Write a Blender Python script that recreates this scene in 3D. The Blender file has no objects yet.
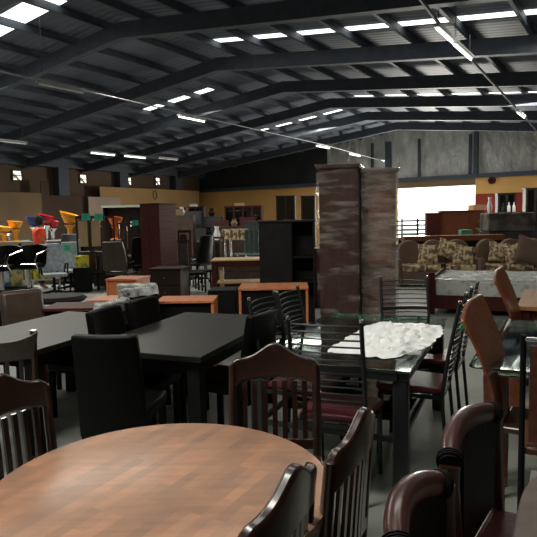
import bpy, bmesh, math, random
from mathutils import Vector, Matrix, Euler
random.seed(7)
PI = math.pi
SC = bpy.context.scene
COL = SC.collection
R = math.radians

# ---------------------------------------------------------------- camera
F, H = 570.0, 1.6
PITCH = math.atan(50.5 / F)
ROLL = R(-1.15)
cam_d = bpy.data.cameras.new('camera'); cam = bpy.data.objects.new('camera', cam_d); COL.objects.link(cam)
CM = Matrix.Rotation(PI / 2 - PITCH, 3, 'X') @ Matrix.Rotation(ROLL, 3, 'Z')
cam.matrix_world = Matrix.Translation((0, 0, H)) @ CM.to_4x4()
cam_d.sensor_width = 36; cam_d.sensor_fit = 'HORIZONTAL'; cam_d.lens = 36 * F / 537
cam_d.clip_start = 0.02; cam_d.clip_end = 300
SC.camera = cam

def P(x, y, z):                       # where the sight line through (x, y) crosses height z
    d = CM @ Vector(((x - 268.5) / F, -(y - 268.5) / F, -1))
    t = (z - H) / d.z
    return Vector((d.x * t, d.y * t, z))
def PD(x, y, Y):                      # where it reaches depth Y
    d = CM @ Vector(((x - 268.5) / F, -(y - 268.5) / F, -1))
    t = Y / d.y
    return Vector((d.x * t, Y, H + d.z * t))

# ---------------------------------------------------------------- world, light, exposure
w = bpy.data.worlds.new('sky'); SC.world = w; w.use_nodes = True
bg = w.node_tree.nodes['Background']; bg.inputs[0].default_value = (0.95, 1.0, 0.96, 1); bg.inputs[1].default_value = 3.0
SC.view_settings.view_transform = 'Standard'; SC.view_settings.look = 'None'
SC.view_settings.gamma = 1; SC.view_settings.use_curve_mapping = False
SC.view_settings.exposure = 0.0

# building frame: L runs across the hall, A along it
TH = math.atan((640 - 268.5) / F); CT, ST = math.cos(TH), math.sin(TH)
def W(L, A, z=0.0): return Vector((L * CT + A * ST, -L * ST + A * CT, z))
LR, ZR, SL = -9.7, 6.1, 0.11          # ridge line, ridge height, roof slope
LW, RW, GA, BA = -23.75, 5.6, 28.57, -8.0
def rz(L): return ZR - SL * abs(L - LR)

def area(name, loc, direction, sx, sy, power, col=(1, 0.97, 0.87)):
    d = bpy.data.lights.new(name, 'AREA'); d.shape = 'RECTANGLE'; d.size = sx; d.size_y = sy
    d.energy = power; d.color = col
    o = bpy.data.objects.new(name, d); COL.objects.link(o); o.location = loc
    o.rotation_euler = Vector(direction).to_track_quat('-Z', 'Z').to_euler(); return o
AX = (W(0, 1) - W(0, 0)).normalized(); LX = (W(1, 0) - W(0, 0)).normalized()
# daylight through the loading opening in the end wall
area('daylight_opening', W(-8.5, GA - 0.15, 1.7), -AX + Vector((0, 0, -0.1)), 3.6, 2.7, 1000)
# daylight coming through the translucent roof sheets, seen and unseen
SKY = [('L', 7.6, -20.5, -9.9, 0.3, 70), ('L', 15.05, -15.2, -11.9, 0.17, 10), ('L', 21.9, -14.5, -10.4, 0.12, 40),
       ('R', 11.6, -9.3, 5.0, 0.15, 5), ('R', 19.8, -9.3, 5.0, 0.09, 40), ('R', 0.6, -4.6, -1.4, 0.35, 64), ('R', 4.4, -3.0, 0.8, 0.3, 10), ('L', -1.0, -20.5, -9.9, 0.35, 5), ('R', -5.0, -8.5, 5, 0.35, 2)]  # two short right rows are unseen, sized and placed to light the near tables
for s, a, l0, l1, hw, pw in SKY:
    m = (l0 + l1) / 2
    area('daylight_roof_sheet', W(m, a, rz(m) - 0.35), Vector((0, 0, -1)), abs(l1 - l0), 0.7, pw * abs(l1 - l0))

# ---------------------------------------------------------------- materials
MATS = {}
def mat(name, col, rough=0.5, metal=0.0, var=0.0, scale=6, bump=0.0, bscale=40, stretch=(1, 1, 1), coat=0.0, emit=None, estr=1.0, alpha=None, trans=0.0, rot=0.0, spec=None):
    if name in MATS: return MATS[name]
    m = bpy.data.materials.new(name); m.use_nodes = True; nt = m.node_tree; b = nt.nodes['Principled BSDF']
    b.inputs['Base Color'].default_value = (*col, 1); b.inputs['Roughness'].default_value = rough
    b.inputs['Metallic'].default_value = metal; b.inputs['Coat Weight'].default_value = coat
    b.inputs['Coat Roughness'].default_value = 0.12
    if spec is not None: b.inputs['Specular IOR Level'].default_value = spec
    if trans: b.inputs['Transmission Weight'].default_value = trans
    if alpha is not None: b.inputs['Alpha'].default_value = alpha
    if emit: b.inputs['Emission Color'].default_value = (*emit, 1); b.inputs['Emission Strength'].default_value = estr
    tc = nt.nodes.new('ShaderNodeTexCoord'); mp = nt.nodes.new('ShaderNodeMapping')
    mp.inputs['Scale'].default_value = stretch; mp.inputs['Rotation'].default_value = (0, 0, rot)
    nt.links.new(tc.outputs['Object'], mp.inputs[0])
    if var:
        n = nt.nodes.new('ShaderNodeTexNoise'); n.inputs['Scale'].default_value = scale; n.inputs['Detail'].default_value = 6
        nt.links.new(mp.outputs[0], n.inputs['Vector'])
        r = nt.nodes.new('ShaderNodeValToRGB')
        r.color_ramp.elements[0].position = 0.3; r.color_ramp.elements[1].position = 0.7
        r.color_ramp.elements[0].color = (*[c * (1 - var) for c in col], 1); r.color_ramp.elements[1].color = (*[min(1, c * (1 + var)) for c in col], 1)
        nt.links.new(n.outputs[0], r.inputs[0]); nt.links.new(r.outputs[0], b.inputs['Base Color'])
    if bump:
        n2 = nt.nodes.new('ShaderNodeTexNoise'); n2.inputs['Scale'].default_value = bscale; n2.inputs['Detail'].default_value = 4
        nt.links.new(mp.outputs[0], n2.inputs['Vector'])
        bp = nt.nodes.new('ShaderNodeBump'); bp.inputs['Strength'].default_value = bump; bp.inputs['Distance'].default_value = 0.02
        nt.links.new(n2.outputs[0], bp.inputs['Height']); nt.links.new(bp.outputs[0], b.inputs['Normal'])
    MATS[name] = m; return m

def mix_mat(name, c1, c2, kind='noise', scale=5, lo=0.45, hi=0.55, rough=0.5, metal=0, bump=0, bscale=20):
    m = mat(name, c1, rough, metal, bump=bump, bscale=bscale); nt = m.node_tree; b = nt.nodes['Principled BSDF']
    tc = nt.nodes.new('ShaderNodeTexCoord')
    n = nt.nodes.new('ShaderNodeTexNoise' if kind == 'noise' else 'ShaderNodeTexVoronoi'); n.inputs['Scale'].default_value = scale
    nt.links.new(tc.outputs['Object'], n.inputs['Vector'])
    r = nt.nodes.new('ShaderNodeValToRGB'); r.color_ramp.elements[0].position = lo; r.color_ramp.elements[1].position = hi
    r.color_ramp.elements[0].color = (*c1, 1); r.color_ramp.elements[1].color = (*c2, 1)
    nt.links.new(n.outputs[0], r.inputs[0]); nt.links.new(r.outputs[0], b.inputs['Base Color']); return m

def wood(name, col, rough=0.35, coat=0.3, var=0.35, st=(30, 2, 30)):
    return mat(name, col, rough, 0, var, 1.0, stretch=st, coat=coat)

M_darkwood = wood('dark_walnut', (0.035, 0.014, 0.009), 0.3, 0.6)
M_redwood = mat('red_mahogany', (0.085, 0.022, 0.016), 0.55, var=0.3, scale=1, stretch=(30, 2, 30), spec=0.15)
M_black_top = mat('black_ash_top', (0.016, 0.015, 0.012), 0.38, 0, 0.45, 1.0, stretch=(3, 40, 3), spec=0.3)
M_black = mat('black_lacquer', (0.009, 0.009, 0.0095), 0.55, var=0.2, spec=0.12)
M_hazeblack = mat('haze_lifted_black', (0.03, 0.028, 0.028), 0.6, var=0.2, spec=0.1)  # black lifted so that the colour carries the haze of distance
M_leather = mat('black_leather', (0.004, 0.004, 0.004), 0.4, var=0.2, spec=0.12, bump=0.15, bscale=60)
M_brownleather = mat('brown_leather', (0.06, 0.04, 0.027), 0.4, var=0.25, bump=0.2, bscale=20)
M_burg = mat('burgundy_vinyl', (0.17, 0.03, 0.035), 0.3, var=0.15, bump=0.08, bscale=30)
M_burgpad = mat('burgundy_leather', (0.06, 0.02, 0.017), 0.3, var=0.2, coat=0.4)
M_metal = mat('dark_grey_metal', (0.045, 0.05, 0.052), 0.35, 0.6)
M_chrome = mat('chrome', (0.8, 0.8, 0.8), 0.12, 1.0)
M_orange_wood = wood('orange_laminate', (0.72, 0.24, 0.09), 0.4, 0.1, 0.12)
M_light_wood = wood('pale_laminate', (0.85, 0.58, 0.3), 0.4, 0.1, 0.12)
M_wardrobe = mat('brown_wardrobe', (0.07, 0.033, 0.026), 0.5, var=0.25, scale=1, stretch=(20, 20, 2), spec=0.2)
M_umber = wood('umber_panel', (0.09, 0.032, 0.016), 0.4, 0.1)
M_honey = wood('honey_wood', (0.42, 0.2, 0.07), 0.35, 0.2, 0.2)
M_rose = wood('reddish_bentwood', (0.2, 0.06, 0.025), 0.3, 0.5, 0.3)
M_steel = mat('roof_steel', (0.075, 0.088, 0.115), 0.6, 0.0, 0.2)
M_orange_wall = mat('orange_paint', (0.9, 0.5, 0.17), 0.7, var=0.1, scale=0.6)
M_red_wall = mat('red_paint', (0.35, 0.035, 0.02), 0.7, var=0.1, scale=0.6)
M_beige = mat('beige_wall', (0.15, 0.1, 0.065), 0.85, var=0.25, scale=0.4)
M_ply = mat('plywood', (0.24, 0.16, 0.085), 0.8, var=0.2, scale=0.5)
M_brownply = mat('brown_board', (0.09, 0.05, 0.033), 0.8, var=0.2, scale=0.5)
M_pinkply = mat('pale_board', (0.5, 0.38, 0.31), 0.8, var=0.1, scale=0.7)
M_green = mat('green_card', (0.08, 0.55, 0.36), 0.6)
M_ink = mat('ink', (0.02, 0.12, 0.1), 0.7)
M_white = mat('white_plastic', (0.75, 0.75, 0.74), 0.4)
M_grey = mat('grey_plastic', (0.25, 0.26, 0.27), 0.5)
M_yellow = mat('yellow_plastic', (0.85, 0.36, 0.01), 0.25)
M_orange_p = mat('orange_plastic', (0.8, 0.16, 0.01), 0.25)
M_blue_p = mat('blue_plastic', (0.012, 0.05, 0.22), 0.25)
M_red_p = mat('red_plastic', (0.45, 0.01, 0.02), 0.25)
M_mesh = mat('grey_mesh', (0.06, 0.07, 0.08), 0.6)
M_filmcloth = mat('film_covered_fabric', (0.42, 0.48, 0.53), 0.25, var=0.3, scale=12, bump=0.4, bscale=25)
M_sofa = mat('taupe_upholstery', (0.17, 0.105, 0.075), 0.9, var=0.1, bump=0.1)
M_pattern = mix_mat('paisley_fabric', (0.75, 0.6, 0.38), (0.2, 0.12, 0.06), 'noise', 11, 0.42, 0.56, 0.9)
M_mattress = mix_mat('quilted_mattress', (0.42, 0.43, 0.4), (0.75, 0.77, 0.72), 'voronoi', 9, 0.1, 0.5, 0.18, 0, 0.8, 14)
M_darkbox = mix_mat('grey_patterned_box', (0.05, 0.045, 0.04), (0.16, 0.14, 0.12), 'noise', 3, 0.4, 0.6, 0.7)
M_tube = mat('lit_tube', (1, 1, 1), 0.5, emit=(0.9, 1, 0.95), estr=3.0)
M_sheetlit = mat('daylit_sheet', (0.8, 0.85, 0.8), 0.5, emit=(0.95, 1, 0.94), estr=2.2)
M_skin = mat('skin', (0.3, 0.16, 0.1), 0.5)
M_hair = mat('black_hair', (0.01, 0.008, 0.007), 0.5)
M_shirt = mat('orange_red_shirt', (0.85, 0.07, 0.02), 0.8, var=0.1, bump=0.3, bscale=8)
M_trouser = mat('dark_trousers', (0.02, 0.02, 0.03), 0.8)
M_cloth = mat('taupe_cover', (0.12, 0.095, 0.08), 0.8, var=0.2, scale=8, bump=0.3, bscale=10)
M_foil = mat('foil_insulation', (0.72, 0.71, 0.68), 0.45, 0.3, 0.3, 1.6, 1.0, 2.4)
for _n in M_foil.node_tree.nodes:
    if _n.type == 'BUMP': _n.inputs['Distance'].default_value = 0.25
    if _n.type == 'MAPPING': _n.inputs['Scale'].default_value = (1.4, 1.4, 0.6)
M_blind = mat('far_goods', (0.05, 0.045, 0.04), 0.6, var=0.4, scale=4)
M_tan = mat('tan_panel', (0.5, 0.36, 0.2), 0.7)
M_bluesheet = mat('blue_sheet', (0.02, 0.06, 0.2), 0.5, bump=0.4, bscale=6)

def glassmat(name, tint, a):
    m = bpy.data.materials.new(name); m.use_nodes = True; nt = m.node_tree; nt.nodes.clear()
    o = nt.nodes.new('ShaderNodeOutputMaterial'); mx = nt.nodes.new('ShaderNodeMixShader'); t = nt.nodes.new('ShaderNodeBsdfTransparent'); g = nt.nodes.new('ShaderNodeBsdfGlossy')
    fr = nt.nodes.new('ShaderNodeFresnel'); fr.inputs[0].default_value = 1.5
    ad = nt.nodes.new('ShaderNodeMath'); ad.operation = 'ADD'; ad.inputs[1].default_value = a
    nt.links.new(fr.outputs[0], ad.inputs[0]); nt.links.new(ad.outputs[0], mx.inputs[0])
    t.inputs[0].default_value = (*tint, 1); g.inputs[0].default_value = (0.9, 1, 0.95, 1); g.inputs[1].default_value = 0.04
    nt.links.new(t.outputs[0], mx.inputs[1]); nt.links.new(g.outputs[0], mx.inputs[2]); nt.links.new(mx.outputs[0], o.inputs[0]); return m
M_glass = glassmat('green_glass', (0.4, 0.58, 0.5), 0.13)
M_glass2 = glassmat('smoke_glass', (0.6, 0.62, 0.56), 0.05)
M_pane = glassmat('cabinet_glass', (0.6, 0.65, 0.62), 0.08)

def filmmat(name, lo, hi, col, scale, stretch, rough=0.15, white=0.5):
    m = bpy.data.materials.new(name); m.use_nodes = True; nt = m.node_tree; nt.nodes.clear()
    o = nt.nodes.new('ShaderNodeOutputMaterial'); mx = nt.nodes.new('ShaderNodeMixShader'); t = nt.nodes.new('ShaderNodeBsdfTransparent')
    g = nt.nodes.new('ShaderNodeBsdfPrincipled'); g.inputs['Base Color'].default_value = (*col, 1); g.inputs['Roughness'].default_value = rough
    tc = nt.nodes.new('ShaderNodeTexCoord'); mp = nt.nodes.new('ShaderNodeMapping'); mp.inputs['Scale'].default_value = stretch; mp.inputs['Rotation'].default_value = (0, R(20), 0)
    n = nt.nodes.new('ShaderNodeTexNoise'); n.inputs['Scale'].default_value = scale; n.inputs['Detail'].default_value = 8; n.inputs['Roughness'].default_value = 0.65
    r = nt.nodes.new('ShaderNodeMapRange'); r.inputs[1].default_value = lo; r.inputs[2].default_value = hi; r.inputs[3].default_value = 0.02; r.inputs[4].default_value = white
    bp = nt.nodes.new('ShaderNodeBump'); bp.inputs['Strength'].default_value = 1.0; bp.inputs['Distance'].default_value = 0.03
    L = nt.links.new
    L(tc.outputs['Object'], mp.inputs[0]); L(mp.outputs[0], n.inputs['Vector']); L(n.outputs[0], r.inputs[0]); L(r.outputs[0], mx.inputs[0])
    L(n.outputs[0], bp.inputs['Height']); L(bp.outputs[0], g.inputs['Normal']); L(t.outputs[0], mx.inputs[1]); L(g.outputs[0], mx.inputs[2]); L(mx.outputs[0], o.inputs[0]); return m
M_wrap_heavy = filmmat('heavy_stretch_wrap', 0.35, 0.65, (0.6, 0.52, 0.46), 2.2, (1.0, 1.0, 4), white=0.6)
M_wrap = filmmat('stretch_wrap', 0.5, 0.85, (0.62, 0.6, 0.57), 1.6, (1.2, 1.2, 5), white=0.75)
M_clear = filmmat('clear_film', 0.35, 0.6, (0.8, 0.84, 0.82), 5, (1, 1, 1), white=0.85)
M_cover = filmmat('clear_cover', 0.35, 0.62, (0.75, 0.76, 0.72), 6, (1, 1, 1), rough=0.1, white=0.9)  # white flecks put the film's highlights into its colour
M_film = mat('crumpled_film', (0.95, 0.97, 0.95), 0.35, var=0.08, scale=8, bump=0.7, bscale=12)

def plank_mat():
    m = bpy.data.materials.new('finger_jointed_planks'); m.use_nodes = True; nt = m.node_tree; b = nt.nodes['Principled BSDF']; L = nt.links.new
    tc = nt.nodes.new('ShaderNodeTexCoord'); mp = nt.nodes.new('ShaderNodeMapping'); mp.inputs['Rotation'].default_value = (0, 0, R(-61))
    br = nt.nodes.new('ShaderNodeTexBrick'); br.inputs['Scale'].default_value = 1; br.inputs['Brick Width'].default_value = 0.22; br.inputs['Row Height'].default_value = 0.04
    br.inputs['Mortar Size'].default_value = 0.0; br.inputs['Bias'].default_value = 0.0
    br.inputs['Color1'].default_value = (0.5, 0.25, 0.145, 1); br.inputs['Color2'].default_value = (0.33, 0.18, 0.115, 1); br.inputs['Mortar'].default_value = (0.1, 0.04, 0.02, 1)
    mp2 = nt.nodes.new('ShaderNodeMapping'); mp2.inputs['Rotation'].default_value = (0, 0, R(-61)); mp2.inputs['Scale'].default_value = (3, 22, 3)
    n = nt.nodes.new('ShaderNodeTexNoise'); n.inputs['Scale'].default_value = 1.6; n.inputs['Detail'].default_value = 6
    mp3 = nt.nodes.new('ShaderNodeTexNoise'); mp3.inputs['Scale'].default_value = 5.0
    mx = nt.nodes.new('ShaderNodeMix'); mx.data_type = 'RGBA'; mx.blend_type = 'OVERLAY'; mx.inputs[0].default_value = 0.35
    mx2 = nt.nodes.new('ShaderNodeMix'); mx2.data_type = 'RGBA'; mx2.blend_type = 'MIX'
    L(tc.outputs['Object'], mp.inputs[0]); L(mp.outputs[0], br.inputs['Vector']); L(tc.outputs['Object'], mp2.inputs[0]); L(mp2.outputs[0], n.inputs['Vector'])
    L(br.outputs['Color'], mx.inputs[6]); L(n.outputs[0], mx.inputs[7]); L(tc.outputs['Object'], mp3.inputs['Vector'])
    rr = nt.nodes.new('ShaderNodeMapRange'); rr.inputs[1].default_value = 0.45; rr.inputs[2].default_value = 0.7; rr.inputs[4].default_value = 0.4
    L(mp3.outputs[0], rr.inputs[0]); L(rr.outputs[0], mx2.inputs[0]); L(mx.outputs[2], mx2.inputs[6]); mx2.inputs[7].default_value = (0.24, 0.16, 0.125, 1)
    L(mx2.outputs[2], b.inputs['Base Color']); b.inputs['Roughness'].default_value = 0.42; b.inputs['Coat Weight'].default_value = 0.5; b.inputs['Coat Roughness'].default_value = 0.3
    return m
M_plank = plank_mat()

def floor_mat():
    m = mat('concrete_floor', (0.27, 0.28, 0.25), 0.5, 0, 0.3, 0.8, 0.1, 6); return m
def roof_mat():
    m = mat('roof_sheet', (0.105, 0.125, 0.17), 0.6, 0, 0.3, 0.7); nt = m.node_tree; b = nt.nodes['Principled BSDF']
    wv = nt.nodes.new('ShaderNodeTexWave'); wv.inputs['Scale'].default_value = 1.6; wv.bands_direction = 'Y'; tc = nt.nodes.new('ShaderNodeTexCoord')
    bp = nt.nodes.new('ShaderNodeBump'); bp.inputs['Strength'].default_value = 0.35; bp.inputs['Distance'].default_value = 0.03
    nt.links.new(tc.outputs['Object'], wv.inputs['Vector']); nt.links.new(wv.outputs[0], bp.inputs['Height']); nt.links.new(bp.outputs[0], b.inputs['Normal']); return m

# ---------------------------------------------------------------- mesh helpers
class MB:
    def __init__(s): s.bm = bmesh.new()
    def box(s, c, d, rot=(0, 0, 0), taper=1.0):
        m = Matrix.Translation(c) @ Euler(rot).to_matrix().to_4x4() @ Matrix.Diagonal((*d, 1))
        r = bmesh.ops.create_cube(s.bm, size=1, matrix=Matrix.Identity(4))
        for v in r['verts']:
            if v.co.z > 0: v.co.x *= taper; v.co.y *= taper
            v.co = m @ v.co
        return s
    def tube(s, pts, rad, seg=10, cap=True, flat=1.0):
        pts = [Vector(p) for p in pts]; n = len(pts)
        rad = rad if isinstance(rad, (list, tuple)) else [rad] * n
        rings = []; up = Vector((0, 0, 1))
        t0 = (pts[1] - pts[0]).normalized()
        if abs(t0.z) > 0.95: up = Vector((0, 1, 0))
        side = t0.cross(up).normalized()
        for i in range(n):
            t = (pts[min(i + 1, n - 1)] - pts[max(i - 1, 0)]).normalized()
            side = (side - t * side.dot(t)).normalized(); u = side.cross(t)
            rings.append([s.bm.verts.new(pts[i] + side * math.cos(2 * PI * k / seg) * rad[i] + u * math.sin(2 * PI * k / seg) * rad[i] * flat) for k in range(seg)])
        for a, b in zip(rings, rings[1:]):
            for k in range(seg): s.bm.faces.new((a[k], a[(k + 1) % seg], b[(k + 1) % seg], b[k]))
        if cap: s.bm.faces.new(rings[0][::-1]); s.bm.faces.new(rings[-1])
        return s
    def lathe(s, prof, c=(0, 0, 0), seg=24, sx=1, sy=1):
        rings = []
        for r, z in prof:
            if r < 1e-5: rings.append([s.bm.verts.new((c[0], c[1], c[2] + z))])
            else: rings.append([s.bm.verts.new((c[0] + r * sx * math.cos(2 * PI * k / seg), c[1] + r * sy * math.sin(2 * PI * k / seg), c[2] + z)) for k in range(seg)])
        for a, b in zip(rings, rings[1:]):
            for k in range(seg):
                q = [a[k % len(a)], a[(k + 1) % len(a)], b[(k + 1) % len(b)], b[k % len(b)]]
                u = []
                for v in q:
                    if v not in u: u.append(v)
                if len(u) > 2: s.bm.faces.new(u)
        return s
    def prism(s, poly, a, b, axis='Y'):      # outline (u, z) swept from a to b along an axis
        def mk(p, t): return (p[0], t, p[1]) if axis == 'Y' else ((t, p[0], p[1]) if axis == 'X' else (p[0], p[1], t))
        v0 = [s.bm.verts.new(mk(p, a)) for p in poly]; v1 = [s.bm.verts.new(mk(p, b)) for p in poly]
        n = len(poly); s.bm.faces.new(v0); s.bm.faces.new(v1[::-1])
        for i in range(n): s.bm.faces.new((v0[i], v0[(i + 1) % n], v1[(i + 1) % n], v1[i]))
        return s
    def slab(s, fn, nu, nv, th):             # curved board: fn(u, v) -> (point, normal)
        g = [[[], []] for _ in range(nu + 1)]
        for i in range(nu + 1):
            for j in range(nv + 1):
                p, n = fn(i / nu, j / nv); p = Vector(p); n = Vector(n)
                g[i][0].append(s.bm.verts.new(p + n * th / 2)); g[i][1].append(s.bm.verts.new(p - n * th / 2))
        for i in range(nu):
            for j in range(nv):
                for q in (0, 1):
                    f = (g[i][q][j], g[i + 1][q][j], g[i + 1][q][j + 1], g[i][q][j + 1]); s.bm.faces.new(f if q == 0 else f[::-1])
        for i in range(nu):
            for j in (0, nv): s.bm.faces.new((g[i][0][j], g[i][1][j], g[i + 1][1][j], g[i + 1][0][j]))
        for j in range(nv):
            for i in (0, nu): s.bm.faces.new((g[i][0][j], g[i][0][j + 1], g[i][1][j + 1], g[i][1][j]))
        return s
    def build(s, name, m, parent=None, bev=0.0, smooth=True, sub=0):
        bmesh.ops.recalc_face_normals(s.bm, faces=s.bm.faces)
        me = bpy.data.meshes.new(name); s.bm.to_mesh(me); s.bm.free(); me.materials.append(m)
        if smooth:
            for p in me.polygons: p.use_smooth = True
            me.set_sharp_from_angle(angle=R(38))
        o = bpy.data.objects.new(name, me); COL.objects.link(o)
        if parent: o.parent = parent
        if bev:
            b = o.modifiers.new('bevel', 'BEVEL'); b.width = bev; b.segments = 2; b.limit_method = 'ANGLE'
        if sub:
            b = o.modifiers.new('sub', 'SUBSURF'); b.levels = sub; b.render_levels = sub
        return o
def tag(o, label=None, cat=None, group=None, kind=None):
    if label: o['label'] = label
    if cat: o['category'] = cat
    if group: o['group'] = group
    if kind: o['kind'] = kind
    return o
def thing(name, label, cat, loc=(0, 0, 0), rot=0, group=None):
    o = bpy.data.objects.new(name, None); COL.objects.link(o); o.location = loc; o.rotation_euler = (0, 0, rot); o.empty_display_size = 0.1
    return tag(o, label, cat, group)
def copy_tree(o, parent=None):
    c = o.copy(); COL.objects.link(c); c.parent = parent
    for ch in list(o.children): copy_tree(ch, c)
    return c
def again(o, label, loc, rot, scale=None):
    c = copy_tree(o); c['label'] = label; c.location = loc; c.rotation_euler = (0, 0, rot)
    if scale: c.scale = scale
    return c
def struct(mb, name, m, **k): return tag(mb.build(name, m, **k), kind='structure')
def back_pose(a, b, towards, off=0.22):       # chair pose from the two ends of its back, facing a point
    a, b, t = Vector(a).xy, Vector(b).xy, Vector(towards[:2]); c = (a + b) / 2; d = (b - a).normalized(); f = Vector((-d.y, d.x))
    if f.dot(t - c) < 0: f = -f
    p = c + f * off
    return (p.x, p.y, 0), math.atan2(-f.x, f.y)

# ================================================================= THE HALL
def quad_wall(name, m, pts):
    b = MB(); b.bm.faces.new([b.bm.verts.new(p) for p in pts]); return b
def hallbox(name, m, l0, l1, a0, a1, z0, z1, **k):
    b = MB().box(W((l0 + l1) / 2, (a0 + a1) / 2, (z0 + z1) / 2), (abs(l1 - l0), abs(a1 - a0), abs(z1 - z0)), (0, 0, -TH)); return struct(b, name, m, smooth=False, **k)
hallbox('floor', floor_mat(), LW, RW, BA, GA + 9, -0.1, 0)
# roof, two slopes
b = MB()
for la, lb in ((LW, LR), (LR, RW + 0.2)):
    c = [(la, BA), (lb, BA), (lb, GA + 0.3), (la, GA + 0.3)]
    lo = [b.bm.verts.new(Vector((l, a, rz(l)))) for l, a in c]; hi = [b.bm.verts.new(Vector((l, a, rz(l) + 0.06))) for l, a in c]
    b.bm.faces.new(lo); b.bm.faces.new(hi[::-1])
    for i in range(4): b.bm.faces.new((lo[i], lo[(i + 1) % 4], hi[(i + 1) % 4], hi[i]))
o = struct(b, 'ceiling', roof_mat(), smooth=False); o.rotation_euler = (0, 0, -TH)
TN = [0]
def trim(b, m, **k):
    TN[0] += 1; return struct(b, 'trim_%d' % TN[0], m, **k)
# purlins along the hall
l = LW + 0.6
while l < RW:
    if abs(l - LR) > 0.3:
        trim(MB().box(W(l, (BA + GA) / 2, rz(l) - 0.09), (0.07, GA - BA - 0.2, 0.16), (0, 0, -TH)), M_steel, smooth=False)
    l += 1.18
# rafters of the portal frames
for a in (5.7, 9.15, 12.6, 16.0, 19.3, 22.7, 26.1, 2.2, -1.2):
    b = MB()
    for la, lb in ((LW + 0.05, LR), (LR, RW)):
        zt = 0.17; dp = 0.34
        pts = [(la, rz(la) - zt), (lb, rz(lb) - zt), (lb, rz(lb) - zt - dp), (la, rz(la) - zt - dp)]
        v0 = [b.bm.verts.new(Vector((x, a - 0.09, z))) for x, z in pts]; v1 = [b.bm.verts.new(Vector((x, a + 0.09, z))) for x, z in pts]
        b.bm.faces.new(v0); b.bm.faces.new(v1[::-1])
        for i in range(4): b.bm.faces.new((v0[i], v0[(i + 1) % 4], v1[(i + 1) % 4], v1[i]))
    o = trim(b, M_steel, smooth=False); o.rotation_euler = (0, 0, -TH)
# translucent roof sheets, with the unseen short rows put in for light
for s, a, l0, l1, hw, pw in SKY:
    b = MB(); p = [(l0, a - hw), (l1, a - hw), (l1, a + hw), (l0, a + hw)]
    lo = [b.bm.verts.new(Vector((x, y, rz(x) - 0.01))) for x, y in p]; b.bm.faces.new(lo)
    o = trim(b, M_sheetlit, smooth=False); o.rotation_euler = (0, 0, -TH)
# walls
hallbox('wall_left', M_beige, LW - 0.15, LW, BA, GA, 0, 4.55)
hallbox('wall_right', M_beige, RW, RW + 0.15, BA, GA, 0, 4.43)
hallbox('wall_rear', M_beige, LW, RW, BA - 0.15, BA, 0, 6.0)
OL0, OL1, OZ = -10.6, -6.68, 3.1
hallbox('wall_end', M_orange_wall, LW, OL0, GA, GA + 0.15, 0, 3.36)
hallbox('wall_end', M_orange_wall, OL1, RW, GA, GA + 0.15, 2.55, 3.36)
hallbox('wall_end', M_red_wall, OL1, RW, GA, GA + 0.15, 0, 2.55)
hallbox('wall_end', M_ply, OL0, OL1, GA, GA + 0.1, OZ - 0.12, 3.36)
hallbox('trim_post', M_steel, OL1 - 0.04, OL1 + 0.14, GA - 0.25, GA, 3.3, 5.6)
# gable foil insulation, and the plain steel part left of it
def gable(l0, l1, m, name):
    n = 40; b = MB(); top = []; bot = []
    for i in range(n + 1):
        L = l0 + (l1 - l0) * i / n
        bot.append((L, 3.36)); top.append((L, rz(L) - 0.02))
    b.prism(bot + top[::-1], GA, GA + 0.12); o = struct(b, name, m, smooth=False); o.rotation_euler = (0, 0, -TH)
gable(-14.6, RW, M_foil, 'wall_gable'); gable(LW, -14.6, mat('gable_dark', (0.035, 0.038, 0.045), 0.8, var=0.3, scale=0.6), 'wall_gable')
for x in (372, 388, 419, 470):
    p = PD(x, 150, 10); k = (GA - 0.1) / (p.x * ST + p.y * CT); L = (p.x * CT - p.y * ST) * k
    trim(MB().box(W(L, GA - 0.07, 4.4), (0.12 if x != 388 else 0.3, 0.12, 2.0), (0, 0, -TH)), M_steel, smooth=False)
hallbox('trim_girt', M_steel, -23.6, RW, GA - 0.22, GA, 3.3, 3.5)
# columns of the left side
for a in (17.9, 21.75, 26.1): hallbox('trim_column', M_steel, LW, LW + 0.45, a - 0.3, a + 0.3, 0, 4.3)
hallbox('trim_eave', M_steel, LW, LW + 0.5, BA, GA, 4.2, 4.6)
# lower partitions in front of the left wall
LP = LW + 0.7
def part_l(x0, x1, ztop, m, z0=0.0, dl=0.0):
    r = []
    for x in (x0, x1):
        p = PD(x, 190, 10); L = LP + dl; k = L / (p.x * CT - p.y * ST); r.append((p.x * ST + p.y * CT) * k)
    hallbox('wall_partition', m, LP + dl - 0.05, LP + dl, r[0], r[1], z0, ztop)
part_l(-30, 41, 2.95, M_ply); part_l(41, 49, 3.5, M_brownply); part_l(49, 92, 2.85, M_brownply); part_l(88, 120, 2.82, M_pinkply, dl=0.25)
part_l(100, 199, 3.36, mat('ochre_paint', (0.5, 0.31, 0.13), 0.8, var=0.15, scale=0.5))
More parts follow.
